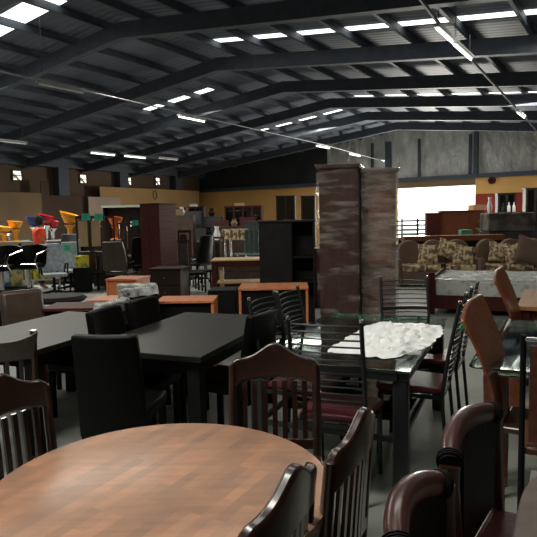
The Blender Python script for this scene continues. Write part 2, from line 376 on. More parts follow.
# small bright windows in the left wall
for i, (x, y) in enumerate([(17, 175.5), (83, 179), (128.5, 181.5), (157.5, 181.5)]):
    p = PD(x, y, 10); k = (LW + 0.02) / (p.x * CT - p.y * ST); A = (p.x * ST + p.y * CT) * k
    z = H + (p.z - H) * k
    t = tag(bpy.data.objects.new('window_%d' % (i + 1), None), kind='structure'); COL.objects.link(t); t.location = W(LW + 0.03, A, z); t.rotation_euler = (0, 0, -TH)
    hh = 0.22; ww = (0.24, 0.22, 0.2, 0.2)[i]
    b = MB()
    for sy in (-1, 1): b.box((0, sy * ww, 0), (0.08, 0.05, hh * 2 + 0.05))
    for sz in (-1, 0, 1): b.box((0, 0, sz * hh), (0.08, ww * 2, 0.04))
    b.build('window_frame', M_brownply, t, smooth=False)
    MB().box((-0.02, 0, 0), (0.01, ww * 2, hh * 2)).build('window_pane', mix_mat('daylit_dirty_pane', (0.9, 0.95, 0.8), (0.1, 0.09, 0.05), 'noise', 3, 0.5, 0.6), t, smooth=False)
nt = MATS['daylit_dirty_pane'].node_tree; bb = nt.nodes['Principled BSDF']
for n in nt.nodes:
    if n.type == 'VALTORGB': nt.links.new(n.outputs[0], bb.inputs['Emission Color'])
bb.inputs['Emission Strength'].default_value = 1.6
# bright yard outside the opening
struct(MB().box(W(-9, GA + 30, -0.05), (80, 60, 0.1), (0, 0, -TH)), 'floor_yard', mat('sunlit_yard', (0.6, 0.6, 0.55), 0.9, var=0.1), smooth=False)

# ---------------------------------------------------------------- lamps and wires under the roof
def batten(px, py, z, lit, label, n=1.2):
    p = P(px, py, z)
    t = thing('tube_light', label, 'light', p, -TH, 'tube lights under the roof')
    MB().box((0, 0, 0.04), (0.11, n, 0.06)).build('lamp_body', M_white if lit else M_grey, t, bev=0.01)
    MB().tube([(0.0, -n / 2 + 0.03, -0.01), (0.0, n / 2 - 0.03, -0.01)], 0.02).build('tube', M_tube if lit else M_white, t)
    for s in (-1, 1): MB().tube([(0, s * n * 0.4, 0.07), (0, s * n * 0.4, rz(p.x * CT - p.y * ST) - z - 0.05)], 0.005, 5).build('hanger_wire', M_steel, t)
    return t
for a in [(62, 88, 4.55, 0, 'unlit grey tube light on the roof left of the photo'), (192, 119, 4.55, 1, 'lit tube light below the left roof slope, brightest of its row'),
          (323, 147, 4.5, 1, 'tube light above the stretch-wrapped tall wardrobe, nearest of three'), (355, 155, 4.45, 1, 'tube light above the wrapped wardrobes, second of three along the wire'),
          (385, 161, 4.45, 1, 'farthest tube light on the wire by the foil wall'), (103, 154, 4.2, 1, 'brightest tube light above the left wall'),
          (135, 157, 4.2, 1, 'tube light right of the brightest one above the left wall'), (168, 159, 4.2, 0, 'dim tube light at the right end of the left wall row'), (10, 142, 4.2, 0, 'faint tube light at the left edge above the windows'),
          (447, 37, 4.55, 1, 'bright tube light hanging nearest at upper right'), (463, 52, 4.5, 1, 'tube light just below the nearest one at upper right'), (521, 115, 4.55, 1, 'small bright tube light in front of the foil wall at right')]:
    batten(*a)
def wire(name, label, pts, r=0.02, m=None, cat='cable'):
    b = MB(); b.tube(pts, r, 6); return tag(b.build(name, m or M_grey), label, cat)
wire('conduit', 'long thin pale conduit running from upper left along the roof to the lamps', [P(-20, 67, 4.62), P(192, 115, 4.62), P(323, 144.5, 4.57), P(383, 161, 4.42)], 0.018)
wire('conduit', 'dark conduit carrying the lamps of the right row from the top edge', [P(415, -8, 4.62), P(447, 34, 4.62), P(521, 113, 4.6), P(537, 131, 4.6)], 0.03, M_steel)
p = PD(492, 180.5, 10); k = (GA - 0.1) / (p.x * ST + p.y * CT)
t = thing('wall_fan', 'small round dark fan high on the orange wall', 'fan', (p.x * k, p.y * k, H + (p.z - H) * k), -TH)
MB().tube([(0, 0.05, 0), (0, -0.08, 0)], 0.17, 20).build('fan_guard', M_redwood, t); MB().tube([(0, -0.08, 0), (0, -0.12, 0)], 0.06, 12).build('fan_hub', M_black, t)
p = PD(155, 195, 10); k = (LW + 0.73) / (p.x * CT - p.y * ST)
b = MB(); b.tube([(0, 0.14 * math.cos(i * PI / 12), 0.24 * math.sin(i * PI / 12)) for i in range(25)], 0.02, 6)
o = b.build('wire_loop', M_blind); o.location = (p.x * k, p.y * k, H + (p.z - H) * k); o.rotation_euler = (0, 0, -TH); tag(o, 'dark oval loop hanging on the ochre wall above the tall red cabinet', 'loop')
exec_marker = 0

# ================================================================= FURNITURE BUILDERS
def table(name, label, corner, yaw, w_, l_, topm, legm, h=0.75, th=0.04, leg=0.08, apron=0.09, group=None, cat='table'):
    # corner = near right corner on the floor plan, width to the left, length away
    dx = Vector((math.cos(yaw), -math.sin(yaw))); dy = Vector((math.sin(yaw), math.cos(yaw)))
    c = Vector(corner[:2]) - dx * w_ / 2 + dy * l_ / 2
    t = thing(name, label, cat, (c.x, c.y, 0), -yaw, group)
    MB().box((0, 0, h - th / 2), (w_, l_, th)).build('tabletop', topm, t, bev=0.004)
    i = leg / 2 + 0.03
    for sx in (-1, 1):
        for sy in (-1, 1): MB().box((sx * (w_ / 2 - i), sy * (l_ / 2 - i), (h - th) / 2), (leg, leg, h - th)).build('leg', legm, t, bev=0.004)
    b = MB()
    for sx in (-1, 1): b.box((sx * (w_ / 2 - i), 0, h - th - apron / 2), (0.025, l_ - 2 * i - leg, apron))
    for sy in (-1, 1): b.box((0, sy * (l_ / 2 - i), h - th - apron / 2), (w_ - 2 * i - leg, 0.025, apron))
    b.build('apron', legm, t, smooth=False)
    return t

def slat_chair(label, loc, rot):
    t = thing('slat_back_chair', label, 'chair', loc, rot, 'dark wooden dining chairs round the round table')
    def crest(u):      # height of the crest outline
        x = abs(u) / 0.215
        return 0.93 + 0.07 * math.exp(-(x / 0.4) ** 2) - 0.035 * max(0, (x - 0.8) / 0.2) ** 2.2
    def back(z): return -0.2 - 0.09 * max(0, z - 0.45) ** 1.3 + 0.01
    n = 24; b = MB()
    def fn(u, v):
        x = -0.215 + 0.43 * u; zt = crest(x); zb = 0.80 + 0.035 * (1 - (x / 0.215) ** 2); z = zb + (zt - zb) * v
        return (x, back(z) - 0.03 * (1 - (x / 0.215) ** 2), z), (0, 1, 0.1)
    b.slab(fn, n, 4, 0.034); b.build('crest_rail', M_darkwood, t, bev=0.01)
    for s in (-1, 1):
        b = MB(); z = [0.0, 0.45, 0.6, 0.75, 0.9]
        b.tube([(s * (0.2 if i else 0.19), back(q) - (0.06 if i == 0 else 0), q) for i, q in enumerate(z)], [0.018, 0.022, 0.022, 0.021, 0.019], 10); b.build('back_post', M_darkwood, t)
        MB().tube([(s * 0.19, 0.2, 0), (s * 0.2, 0.2, 0.43)], [0.016, 0.023], 10).build('front_leg', M_darkwood, t)
        MB().tube([(s * 0.19, -0.2, 0.2), (s * 0.19, 0.2, 0.2)], 0.011, 8).build('side_stretcher', M_darkwood, t)
    for k in range(7):
        x = -0.144 + 0.048 * k
        b = MB(); b.slab(lambda u, v: ((x - 0.012 + 0.024 * u, back(0.52 + 0.3 * v) - 0.03 * (1 - (x / 0.215) ** 2), 0.52 + 0.3 * v), (0, 1, 0)), 1, 5, 0.012); b.build('back_slat', M_darkwood, t)
    MB().box((0, back(0.52) - 0.01, 0.52), (0.39, 0.022, 0.05)).build('lower_rail', M_darkwood, t, bev=0.005)
    b = MB(); b.prism([(-0.22, -0.2), (0.22, -0.2), (0.235, 0.22), (-0.235, 0.22)], 0.43, 0.475, 'Z'); b.build('seat', M_darkwood, t, bev=0.012)
    return t

def ladder_chair(label, loc, rot):
    t = thing('ladder_back_chair', label, 'chair', loc, rot, 'grey metal ladder-back chairs with burgundy seats at the glass table')
    yb = lambda z: -0.2 - 0.2 * max(0, z - 0.45) ** 1.2
    for s in (-1, 1):
        MB().tube([(s * 0.205, -0.24, 0), (s * 0.205, -0.2, 0.42), (s * 0.205, yb(0.7), 0.7), (s * 0.205, yb(1.05), 1.05)], 0.013, 10).build('back_post', M_metal, t)
        MB().lathe([(0, 0.012), (0.012, 0.008), (0.015, 0), (0.013, -0.01)], (s * 0.205, yb(1.05), 1.052), 10).build('finial', M_chrome, t)
        MB().tube([(s * 0.2, 0.21, 0), (s * 0.2, 0.2, 0.43)], 0.014, 10).build('front_leg', M_metal, t)
    for k in range(13):
        z = 0.55 + 0.039 * k
        if k == 6: continue
        b = MB(); b.tube([(-0.205 + 0.41 * i / 10, yb(z) - 0.035 * math.sin(PI * i / 10), z + 0.004 * math.sin(PI * i / 10)) for i in range(11)], 0.0055, 6); b.build('back_rung', M_metal, t)
    b = MB(); b.slab(lambda u, v: ((-0.205 + 0.41 * u, yb(0.78) - 0.035 * math.sin(PI * u), 0.768 + 0.03 * v), (0, 1, 0)), 10, 1, 0.012); b.build('middle_rail', M_metal, t)
    b = MB()
    for s in (-1, 1): b.box((s * 0.2, 0, 0.425), (0.022, 0.4, 0.025)); b.box((0, s * 0.2, 0.425), (0.4, 0.022, 0.025))
    b.build('seat_frame', M_metal, t)
    b = MB(); b.prism([(-0.19, -0.19), (0.19, -0.19), (0.225, 0.2), (0.18, 0.235), (-0.18, 0.235), (-0.225, 0.2)], 0.437, 0.485, 'Z'); b.build('seat_pad', M_burg, t, bev=0.02)
    return t

def parsons_chair(label, loc, rot, m=None, film=False, h=0.95, grp='black leather high-back dining chairs'):
    m = m or M_leather
    t = thing('leather_dining_chair', label, 'chair', loc, rot, grp)
    b = MB(); b.slab(lambda u, v: ((-(0.215 - 0.02 * v) + (0.43 - 0.04 * v) * u, -0.2 - 0.11 * v - 0.03 * (1 - (2 * u - 1) ** 2) + 0.02, 0.3 + (h - 0.3) * v), (0, 1, 0.15)), 8, 6, 0.06)
    b.build('backrest', m, t, bev=0.016)
    MB().box((0, 0.02, 0.43), (0.42, 0.44, 0.1)).build('seat', m, t, bev=0.03)
    for s in (-1, 1):
        MB().box((s * 0.18, 0.2, 0.19), (0.04, 0.04, 0.38)).build('leg', M_black, t, bev=0.003); MB().box((s * 0.18, -0.19, 0.19), (0.04, 0.04, 0.38), (0.06, 0, 0)).build('leg', M_black, t, bev=0.003)
    if film:
        b = MB(); b.slab(lambda u, v: ((-0.205 + 0.41 * u, -0.18 - 0.11 * (0.88 + 0.12 * v) - 0.03 * (1 - (2 * u - 1) ** 2) - 0.004 * math.sin(19 * u), h - 0.085 + 0.1 * v + 0.004 * math.sin(17 * u)), (0, 1, 0.15)), 16, 4, 0.072)
        b.build('plastic_cover', M_cover, t, bev=0.015)
    return t

def cabinet(name, label, loc, rot, w_, d_, h, m, cat='cabinet', rows=1, cols=2, knobs=True, crown=0.03, facem=None, group=None, plinth=0.06):
    t = thing(name, label, cat, loc, rot, group)
    b = MB(); b.box((0, 0, plinth + (h - plinth - 0.03) / 2), (w_, d_, h - plinth - 0.03)); b.build('carcass', m, t, bev=0.003)
    MB().box((0, 0, h - 0.015), (w_ + 2 * crown, d_ + 2 * crown, 0.03)).build('top', m, t, bev=0.005)
    MB().box((0, 0, plinth / 2), (w_ - 0.04, d_ - 0.04, plinth)).build('plinth', m, t)
    cw = w_ / cols; rh = (h - plinth - 0.05) / rows
    for i in range(cols):
        for j in range(rows):
            x = -w_ / 2 + cw * (i + 0.5); z = plinth + 0.01 + rh * (j + 0.5)
            dr = MB().box((x, -d_ / 2 - 0.009, z), (cw - 0.01, 0.018, rh - 0.01)).build('door' if rh > 0.3 else 'drawer', facem or m, t, bev=0.003)
            if knobs: MB().lathe([(0, 0.012), (0.012, 0.006), (0.012, -0.006), (0, -0.012)], (x + (cw * 0.38 if rh > 0.3 else 0) * (1 if i == 0 else -1), -d_ / 2 - 0.03, z), 8).build('knob', M_chrome, dr)
    return t

def desk(name, label, a, yaw, w_, d_, topm, panelm, sidem, h=0.75):
    # a = near left corner; width to the right
    dx = Vector((math.cos(yaw), -math.sin(yaw))); dy = Vector((math.sin(yaw), math.cos(yaw))); c = Vector(a[:2]) + dx * w_ / 2 + dy * d_ / 2
    t = thing(name, label, 'desk', (c.x, c.y, 0), -yaw)
    MB().box((0, 0, h - 0.0125), (w_, d_, 0.025)).build('desktop', topm, t, bev=0.002)
    for s in (-1, 1): MB().box((s * (w_ / 2 - 0.02), 0, (h - 0.025) / 2), (0.03, d_ - 0.03, h - 0.025)).build('side_panel', sidem, t, bev=0.002)
    MB().box((0, -d_ / 2 + 0.05, h / 2 + 0.06), (w_ - 0.07, 0.02, h - 0.19)).build('modesty_panel', panelm, t)
    return t

# ================================================================= FOREGROUND
# round table
RC = Vector((-0.363, 1.786)); RR = 0.55
t = thing('round_dining_table', 'round reddish-brown plank-patterned wooden dining table in the foreground', 'table', (RC.x, RC.y, 0))
MB().lathe([(0, 0.75), (RR - 0.012, 0.75), (RR, 0.744), (RR, 0.722), (RR - 0.02, 0.712), (0, 0.712)], seg=96).build('tabletop', M_plank, t)
MB().lathe([(0.4, 0.712), (0.4, 0.64), (0.38, 0.64), (0.38, 0.712)], seg=64).build('apron', M_darkwood, t)
for k in range(4):
    a = PI / 4 + k * PI / 2; MB().tube([(0.36 * math.cos(a), 0.36 * math.sin(a), 0), (0.34 * math.cos(a), 0.34 * math.sin(a), 0.35), (0.34 * math.cos(a), 0.34 * math.sin(a), 0.7)], [0.022, 0.03, 0.035], 12).build('leg', M_darkwood, t)
lp = back_pose((-0.19, 2.68), (0.225, 2.66), RC); c0 = slat_chair('arched slat-back wooden chair behind the round table, before the metal chairs', *lp)
lp = back_pose((-1.14, 2.03), (-0.97, 2.42), RC); again(c0, 'dark wooden arched slat-back chair at the left edge, beside the round table', *lp)
lp = back_pose((0.155, 1.56), (0.35, 1.96), RC); again(c0, 'glossy slat-back chair at the right rim of the round table, farther of two edge-on', *lp)
lp = back_pose((-0.075, 1.17), (0.105, 1.54), RC); again(c0, 'dark glossy slat-back chair nearest the camera at the bottom edge', *lp)

# left and middle black tables
YW = R(20)
table('dining_table', 'black ash rectangular dining table in the middle, with leather chairs along it', P(201, 357, 0.75), YW, 0.92, 1.52, M_black_top, M_black, leg=0.09, apron=0.1, group='black rectangular dining tables')
table('dining_table', 'dark rectangular dining table at the left edge, beyond the wooden chair', P(33, 351, 0.75), R(22), 0.95, 1.42, M_black_top, M_black, leg=0.09, apron=0.1, group='black rectangular dining tables')
MC = P(201, 357, 0.75).xy + Vector((-0.43 + 0.26, 0.16 + 0.71))
hz = 0.95
lp = back_pose(P(78, 332, hz), P(140, 332, hz), MC); lc = parsons_chair('black leather chair with its back to us at the near end of the middle table', *lp)
lp = back_pose(P(95, 313, hz), P(127, 304.5, hz), MC); again(lc, 'black leather chair at the left side of the middle table, nearer of two', *lp)
lp = back_pose(P(133.5, 302.5, hz), P(161.5, 296, hz), MC); again(lc, 'black leather chair at the left side of the middle table, farther of two', *lp)
lp = back_pose(P(240, 315.5, hz), P(267, 307, hz), MC); again(lc, 'black leather chair at the right side of the middle table, beside the metal ladder-back chairs', *lp)
LC = P(33, 351, 0.75).xy + Vector((-0.2, 0.8))
lp = back_pose(P(88, 303, 0.97), P(121, 295.5, 0.97), LC); fc = parsons_chair('leather chair with plastic on its top edge, behind the nearer left-side middle-table chair', *lp, film=True)
lp = back_pose(P(128, 291.5, hz), P(158, 288, hz), LC, 0.2); again(fc, 'brownish plastic-covered leather chair just in front of the farthest plastic-topped one', *lp)
lp = back_pose(P(120, 279.5, 1.0), P(157.5, 279, 1.0), (-1.3, 9)); again(fc, 'farthest black leather chair with shiny plastic cover, in front of the desks', *lp)
# brown-cushioned chair on the left
lp = back_pose(P(3, 289, 0.97), P(36, 286, 0.97), LC); bc = parsons_chair('black chair with a brown leather back cushion on the far side of the left table', *lp)
MB().box((0.0, -0.17, 0.76), (0.4, 0.1, 0.38), (0.17, 0, 0)).build('back_cushion', M_brownleather, bc, bev=0.04)
lp = back_pose(P(-28, 336, 0.93), P(23, 332, 0.93), LC)
t = thing('wooden_dining_chair', 'dark brown wooden chair with a flared top rail at the left edge', 'chair', *lp)
b = MB(); b.slab(lambda u, v: ((-0.2 + 0.4 * u - 0.03 * v + 0.06 * v * u, -0.22 - 0.05 * v - 0.03 * math.sin(PI * u), 0.76 + (0.13 + 0.05 * abs(2 * u - 1) ** 3) * v), (0, 1, 0)), 12, 3, 0.03); b.build('top_rail', wood('brown_wood', (0.05, 0.025, 0.015), 0.35), t, bev=0.008)
for s in (-1, 1):
    MB().tube([(s * 0.19, -0.24, 0), (s * 0.19, -0.2, 0.45), (s * 0.2, -0.24, 0.94)], 0.02, 8).build('back_post', M_darkwood, t); MB().tube([(s * 0.19, 0.2, 0), (s * 0.19, 0.2, 0.44)], 0.018, 8).build('front_leg', M_darkwood, t)
for k in range(4): MB().box((-0.12 + 0.08 * k, -0.22, 0.62), (0.025, 0.012, 0.3)).build('back_slat', M_darkwood, t)
MB().box((0, 0, 0.45), (0.42, 0.42, 0.04)).build('seat', M_darkwood, t, bev=0.01)
# chrome-armed black chair, lower left
q = P(14, 360, 0.66)
t = thing('chrome_arm_chair', 'black chair with a shiny chrome arm at the left edge behind the wooden chair', 'chair', (q.x - 0.16, q.y - 0.1, 0), R(-25))
b = MB(); b.box((0, 0, 0.43), (0.4, 0.42, 0.06)); b.build('seat', M_leather, t, bev=0.02)
MB().box((-0.18, 0, 0.62), (0.04, 0.4, 0.3)).build('backrest', M_leather, t, bev=0.015)
for s in (-1, 1): MB().tube([(-0.2, s * 0.22, 0.66), (0.12, s * 0.22, 0.66), (0.18, s * 0.22, 0.6), (0.2, s * 0.22, 0.0)], 0.014, 8).build('arm_frame', M_chrome, t); MB().tube([(-0.2, s * 0.22, 0), (-0.2, s * 0.22, 0.66)], 0.014, 8).build('back_leg', M_chrome, t)

# glass dining table
GC = P(410, 372, 0.75); YG = R(23.7)
dxg = Vector((math.cos(YG), -math.sin(YG))); dyg = Vector((math.sin(YG), math.cos(YG))); GW, GL = 1.0, 1.75
gc = GC.xy - dxg * GW / 2 + dyg * GL / 2
t = thing('glass_dining_table', 'rectangular green glass dining table on a dark metal frame, film crumpled on top', 'table', (gc.x, gc.y, 0), -YG)
MB().box((0, 0, 0.744), (GW, GL, 0.012)).build('glass_top', M_glass, t, bev=0.003)
b = MB()
for s in (-1, 1): b.box((s * (GW / 2 - 0.04), 0, 0.71), (0.06, GL - 0.04, 0.05)); b.box((0, s * (GL / 2 - 0.04), 0.71), (GW - 0.14, 0.06, 0.05))
b.build('frame', M_metal, t, bev=0.006)
for sx in (-1, 1):
    for sy in (-1, 1): MB().box((sx * (GW / 2 - 0.06), sy * (GL / 2 - 0.07), 0.343), (0.085, 0.085, 0.685)).build('leg', M_metal, t, bev=0.012)
MB().box((0, 0.1, 0.34), (GW - 0.18, GL - 0.5, 0.01)).build('glass_shelf', M_glass, t)
b = MB()
for s in (-1, 1): b.box((0, s * (GL / 2 - 0.07), 0.33), (GW - 0.2, 0.025, 0.03)); b.box((s * (GW / 2 - 0.06), 0, 0.33), (0.025, GL - 0.2, 0.03))
b.build('shelf_rail', M_metal, t)
# crumpled film
from mathutils import noise
b = MB(); nx, ny = 46, 60
outl = []
g = []
for i in range(nx + 1):
    row = []
    for j in range(ny + 1):
        u = i / nx * 2 - 1; v = j / ny * 2 - 1
        e = 1 + 0.16 * noise.noise(Vector((u * 1.7, v * 1.7, 3))) 
        x = u * 0.30 * e * (1 - 0.25 * v * v) + 0.05 * v + 0.04 * noise.noise(Vector((v * 5, 0, 1))); y = v * 0.56 * e + 0.04 * noise.noise(Vector((u * 5, 4, 1)))
        q = Vector((u * 3.2, v * 4.5, 0))
        z = 0.762 + 0.05 * abs(noise.noise(q)) + 0.03 * abs(noise.noise(q * 2.3)) + 0.012 * abs(noise.noise(q * 5))
        z = 0.754 + (z - 0.754) * min(1, 2.5 * (1 - max(abs(u), abs(v))) + 0.08)
        row.append(b.bm.verts.new((x, y, z)))
    g.append(row)
for i in range(nx):
    for j in range(ny): b.bm.faces.new((g[i][j], g[i + 1][j], g[i + 1][j + 1], g[i][j + 1]))
o = b.build('plastic_film', M_film); q = P(392, 338, 0.75); o.location = (q.x, q.y, 0); o.rotation_euler = (0, 0, -YG); tag(o, 'crumpled white translucent plastic film lying on the glass dining table', 'plastic film')
b = MB(); g = [[b.bm.verts.new((i * 0.02 - 0.1, j * 0.02 - 0.13, 0.753 + 0.03 * abs(noise.noise(Vector((i * 0.6, j * 0.5, 9)))))) for j in range(14)] for i in range(11)]
for i in range(10):
    for j in range(13): b.bm.faces.new((g[i][j], g[i + 1][j], g[i + 1][j + 1], g[i][j + 1]))
o = b.build('plastic_film', M_clear); q = P(418, 352, 0.75); o.location = (q.x - 0.06, q.y + 0.04, 0); o.rotation_euler = (0, 0, -YG); tag(o, 'small piece of clear film at the near right corner of the glass table', 'plastic film')
# ladder-back chairs
GT = gc; hl = 1.055
lp = back_pose(P(286, 316, hl), P(366, 320, hl), GT, 0.28); k0 = ladder_chair('metal ladder-back chair at the near end of the glass table', *lp)
for a, bq, lab in [((255, 299), (280, 291.5), 'metal ladder-back chair on the left side of the glass table, nearer of two'), ((283, 292), (303, 285.6), 'metal ladder-back chair on the left side of the glass table, farther of two'),
                   ((379, 278), (431, 277), 'metal ladder-back chair at the far end of the glass table, before the wrapped wardrobe'), ((451, 303), (460, 292), 'metal ladder-back chair with green wrapping on the right side of the glass table'),
                   ((464.5, 288), (472, 281), 'metal ladder-back chair on the right side of the glass table, farther of two')]:
    lp = back_pose(P(*a, hl), P(*bq, hl), GT, 0.26); kk = again(k0, lab, *lp)
    if 'green' in lab:
        b = MB()
        for k in range(5): b.tube([(-0.16 + 0.02 * k, -0.315 - 0.01 * k, 0.93 - 0.001 * k), (-0.02 + 0.02 * k, -0.335, 0.93)], 0.001, 4)
        b.bm.free()
        MB().box((0.1, -0.315, 0.9), (0.13, 0.05, 0.16), (0.2, 0, 0)).build('green_wrapping', mat('green_foam', (0.02, 0.35, 0.1), 0.6, bump=0.6, bscale=12), kk, bev=0.02)

# second glass table on the right, wooden pedestals with chrome
C2 = P(468, 366, 0.75); Y2 = R(27); dx2 = Vector((math.cos(Y2), -math.sin(Y2))); dy2 = Vector((math.sin(Y2), math.cos(Y2)))
c = C2.xy + dx2 * 0.5 + dy2 * 0.8
t = thing('glass_dining_table', 'clear glass dining table with curved reddish wood pedestals at the right edge', 'table', (c.x, c.y, 0), -Y2)
b = MB(); pl = []
for cx, cy, a0 in ((0.45, 0.75, 0), (-0.45, 0.75, 90), (-0.45, -0.75, 180), (0.45, -0.75, 270)):
    for k in range(5): a = R(a0 + k * 22.5); pl.append((cx + 0.05 * math.cos(a), cy + 0.05 * math.sin(a)))
b.prism(pl, 0.738, 0.75, 'Z'); b.build('glass_top', M_glass2, t, bev=0.003)
for sx in (-0.37, 0.37):
    for sy in (-0.6, 0.6):
        b = MB(); b.slab(lambda u, v: ((sx - 0.07 + 0.14 * u, sy + 0.06 * math.sin(v * PI), 0.66 * v), (0, 1, 0)), 4, 10, 0.04); b.build('pedestal', M_rose, t, bev=0.006)
    MB().tube([(sx, -0.64, 0.67), (sx, 0.64, 0.67)], 0.016, 8).build('chrome_rail', M_chrome, t)
    for sy in (-0.6, 0.6): MB().tube([(sx, sy, 0.67), (sx, sy, 0.738)], 0.02, 10).build('glass_mount', M_chrome, t)
for sy in (-0.6, 0.6): MB().tube([(-0.44, sy, 0.67), (0.44, sy, 0.67)], 0.016, 8).build('cross_rail', M_chrome, t)
# curved reddish chairs
def bent_chair(label, loc, rot, lean=0.0):
    t = thing('curved_back_chair', label, 'chair', loc, rot, 'reddish curved-board chairs at the second glass table')
    def fn(u, v):
        x = -0.235 + 0.47 * u; wv = 0.55 + 0.45 * min(1, v * 1.5)
        z = 0.25 + (0.77 + 0.02 * math.sin(PI * u)) * v + 0.09 * (1 - u) * v
        return (x * wv, -0.2 - 0.14 * v ** 2 + 0.05 * math.sin(PI * v) - 0.025 * math.sin(PI * u), z), (0, 1, 0)
    b = MB(); b.slab(fn, 8, 14, 0.022); b.build('backrest', M_rose, t, bev=0.006)
    MB().box((0, 0.02, 0.43), (0.38, 0.34, 0.04)).build('seat', M_darkwood, t, bev=0.015)
    for s in (-1, 1):
        MB().tube([(s * 0.17, -0.24, 0), (s * 0.15, -0.2, 0.25), (s * 0.16, -0.17, 0.45)], 0.02, 8).build('back_leg', M_rose, t); MB().tube([(s * 0.18, 0.19, 0), (s * 0.17, 0.17, 0.44)], 0.02, 8).build('front_leg', M_rose, t)
    return t
T2 = (c.x, c.y)
lp = back_pose((1.055, 3.1), (1.28, 3.46), T2, 0.35); kb = bent_chair('tall curved reddish wooden chair leaning between the two glass tables', *lp)
lp = back_pose((1.98, 4.85), (2.18, 5.2), (4, 4), 0.3); again(kb, 'reddish curved wooden chair at the far end of the second glass table, before the mattress', *lp)
# black metal framed chair with brown panel at right edge
q = P(523, 335, 1.02)
t = thing('panel_back_chair', 'black metal framed chair with a brown wooden back panel at the right edge', 'chair', (q.x + 0.27, q.y + 0.1, 0), R(-25))
for s in (-1, 1):
    MB().tube([(s * 0.2, -0.2, 0), (s * 0.2, -0.2, 1.02)], 0.014, 10).build('back_post', M_black, t); MB().tube([(s * 0.2, 0.22, 0), (s * 0.2, 0.22, 0.45)], 0.014, 10).build('front_leg', M_black, t)
MB().tube([(-0.2, -0.2, 1.0), (0.2, -0.2, 1.0)], 0.012, 10).build('top_tube', M_chrome, t)
b = MB(); b.slab(lambda u, v: ((-0.17 + 0.34 * u, -0.2 - 0.02 * math.sin(PI * u), 0.5 + 0.47 * v), (0, 1, 0)), 8, 3, 0.015); b.build('back_panel', M_umber, t)
MB().box((0, 0.01, 0.45), (0.4, 0.42, 0.04)).build('seat', M_umber, t, bev=0.012)

# burgundy padded chairs, lower right
def padded_chair(label, far, near):
    f = Vector(far).xy; n = Vector(near).xy; m = (f + n) / 2; d = (f - n); Lh = d.length / 2; d.normalize(); face = Vector((d.y, -d.x))
    t = thing('padded_rail_chair', label, 'chair', (m.x + face.x * 0.2, m.y + face.y * 0.2, 0), math.atan2(-face.x, face.y), 'burgundy padded-rail chairs at lower right')
    def arc(s, z0=0.84, up=0.035, bow=0.05): return Vector((s * Lh, -0.2 - bow * (1 - s * s), z0 + up * (1 - s * s)))
    b = MB(); S = [-0.88 + 1.76 * i / 20 for i in range(21)]; b.tube([arc(s) for s in S], [0.028 + 0.006 * (1 - s * s) for s in S], 14, flat=1.25); b.build('padded_top_rail', M_burgpad, t)
    for s in (-1, 1):
        b = MB()
        b.tube([arc(s * 0.87), arc(s * 0.93), arc(s * 1.0)], [0.037, 0.034, 0.034], 12)
        for k in range(3): b.tube([arc(s * (0.885 + 0.035 * k)), arc(s * (0.90 + 0.035 * k))], 0.041, 12)
        b.build('turned_collar', M_black, t)
        MB().tube([arc(s * 1.0), Vector((s * Lh * 1.02, -0.2, 0.78)), Vector((s * Lh * 0.95, -0.18, 0.45)), Vector((s * Lh * 0.98, -0.22, 0))], [0.032, 0.03, 0.026, 0.02], 10).build('back_post', M_darkwood, t)
        MB().tube([(s * Lh * 0.9, 0.24, 0), (s * Lh * 0.9, 0.22, 0.43)], [0.02, 0.028], 10).build('front_leg', M_darkwood, t)
    b = MB(); b.slab(lambda u, v: ((-0.92 * Lh + 1.6 * Lh * u, -0.2 - 0.05 * (1 - (2 * u - 1) ** 2) * v, 0.5 + 0.345 * v), (0, 1, 0)), 8, 5, 0.035); b.build('back_panel', M_leather, t, bev=0.008)
    b = MB(); b.prism([(-Lh * 0.9, -0.2), (Lh * 0.9, -0.2), (Lh, 0.22), (-Lh, 0.22)], 0.42, 0.48, 'Z'); b.build('seat', M_burg, t, bev=0.02)
    return t
padded_chair('chair with a curved burgundy padded top rail, farther one at lower right', P(495, 410, 0.85), P(450, 462, 0.85))
padded_chair('chair with a curved burgundy padded top rail at the bottom edge, nearer one', P(444, 481, 0.85), P(399, 548, 0.85))
# covered table corner at bottom right
q = P(525, 465, 0.75); yaw = R(28); c = q.xy + Vector((math.cos(yaw), -math.sin(yaw))) * 0.45 - Vector((math.sin(yaw), math.cos(yaw))) * 0.7
t = thing('covered_table', 'table under a taupe cover at the bottom right corner', 'table', (c.x, c.y, 0), -yaw)
MB().box((0, 0, 0.73), (0.86, 1.36, 0.03)).build('tabletop', M_darkwood, t)
for sx in (-1, 1):
    for sy in (-1, 1): MB().box((sx * 0.36, sy * 0.6, 0.357), (0.07, 0.07, 0.715)).build('leg', M_darkwood, t)
b = MB(); g = []; N = 120; prof = [(0, 0.752), (0.9, 0.752), (0.985, 0.75), (1.0, 0.735), (1.01, 0.68), (1.015, 0.6)]
for k in range(N):
    a = 2 * PI * k / N; ca, sa = math.cos(a), math.sin(a); e = 1 / max(abs(ca), abs(sa)) if True else 1
    e = (abs(ca) ** 8 + abs(sa) ** 8) ** (-1 / 8)
    row = []
    for r_, z in prof:
        wv = 1 + (0.012 * math.sin(k * 1.25) if z < 0.72 else 0)
        row.append(b.bm.verts.new((0.45 * r_ * ca * e * wv, 0.7 * r_ * sa * e * wv, z)))
    g.append(row)
for k in range(N):
    for j in range(1, len(prof) - 1): b.bm.faces.new((g[k][j], g[(k + 1) % N][j], g[(k + 1) % N][j + 1], g[k][j + 1]))
b.bm.faces.new([g[k][1] for k in range(N)])
for k in range(N): b.bm.verts.remove(g[k][0])
b.build('table_cover', M_cloth, t)
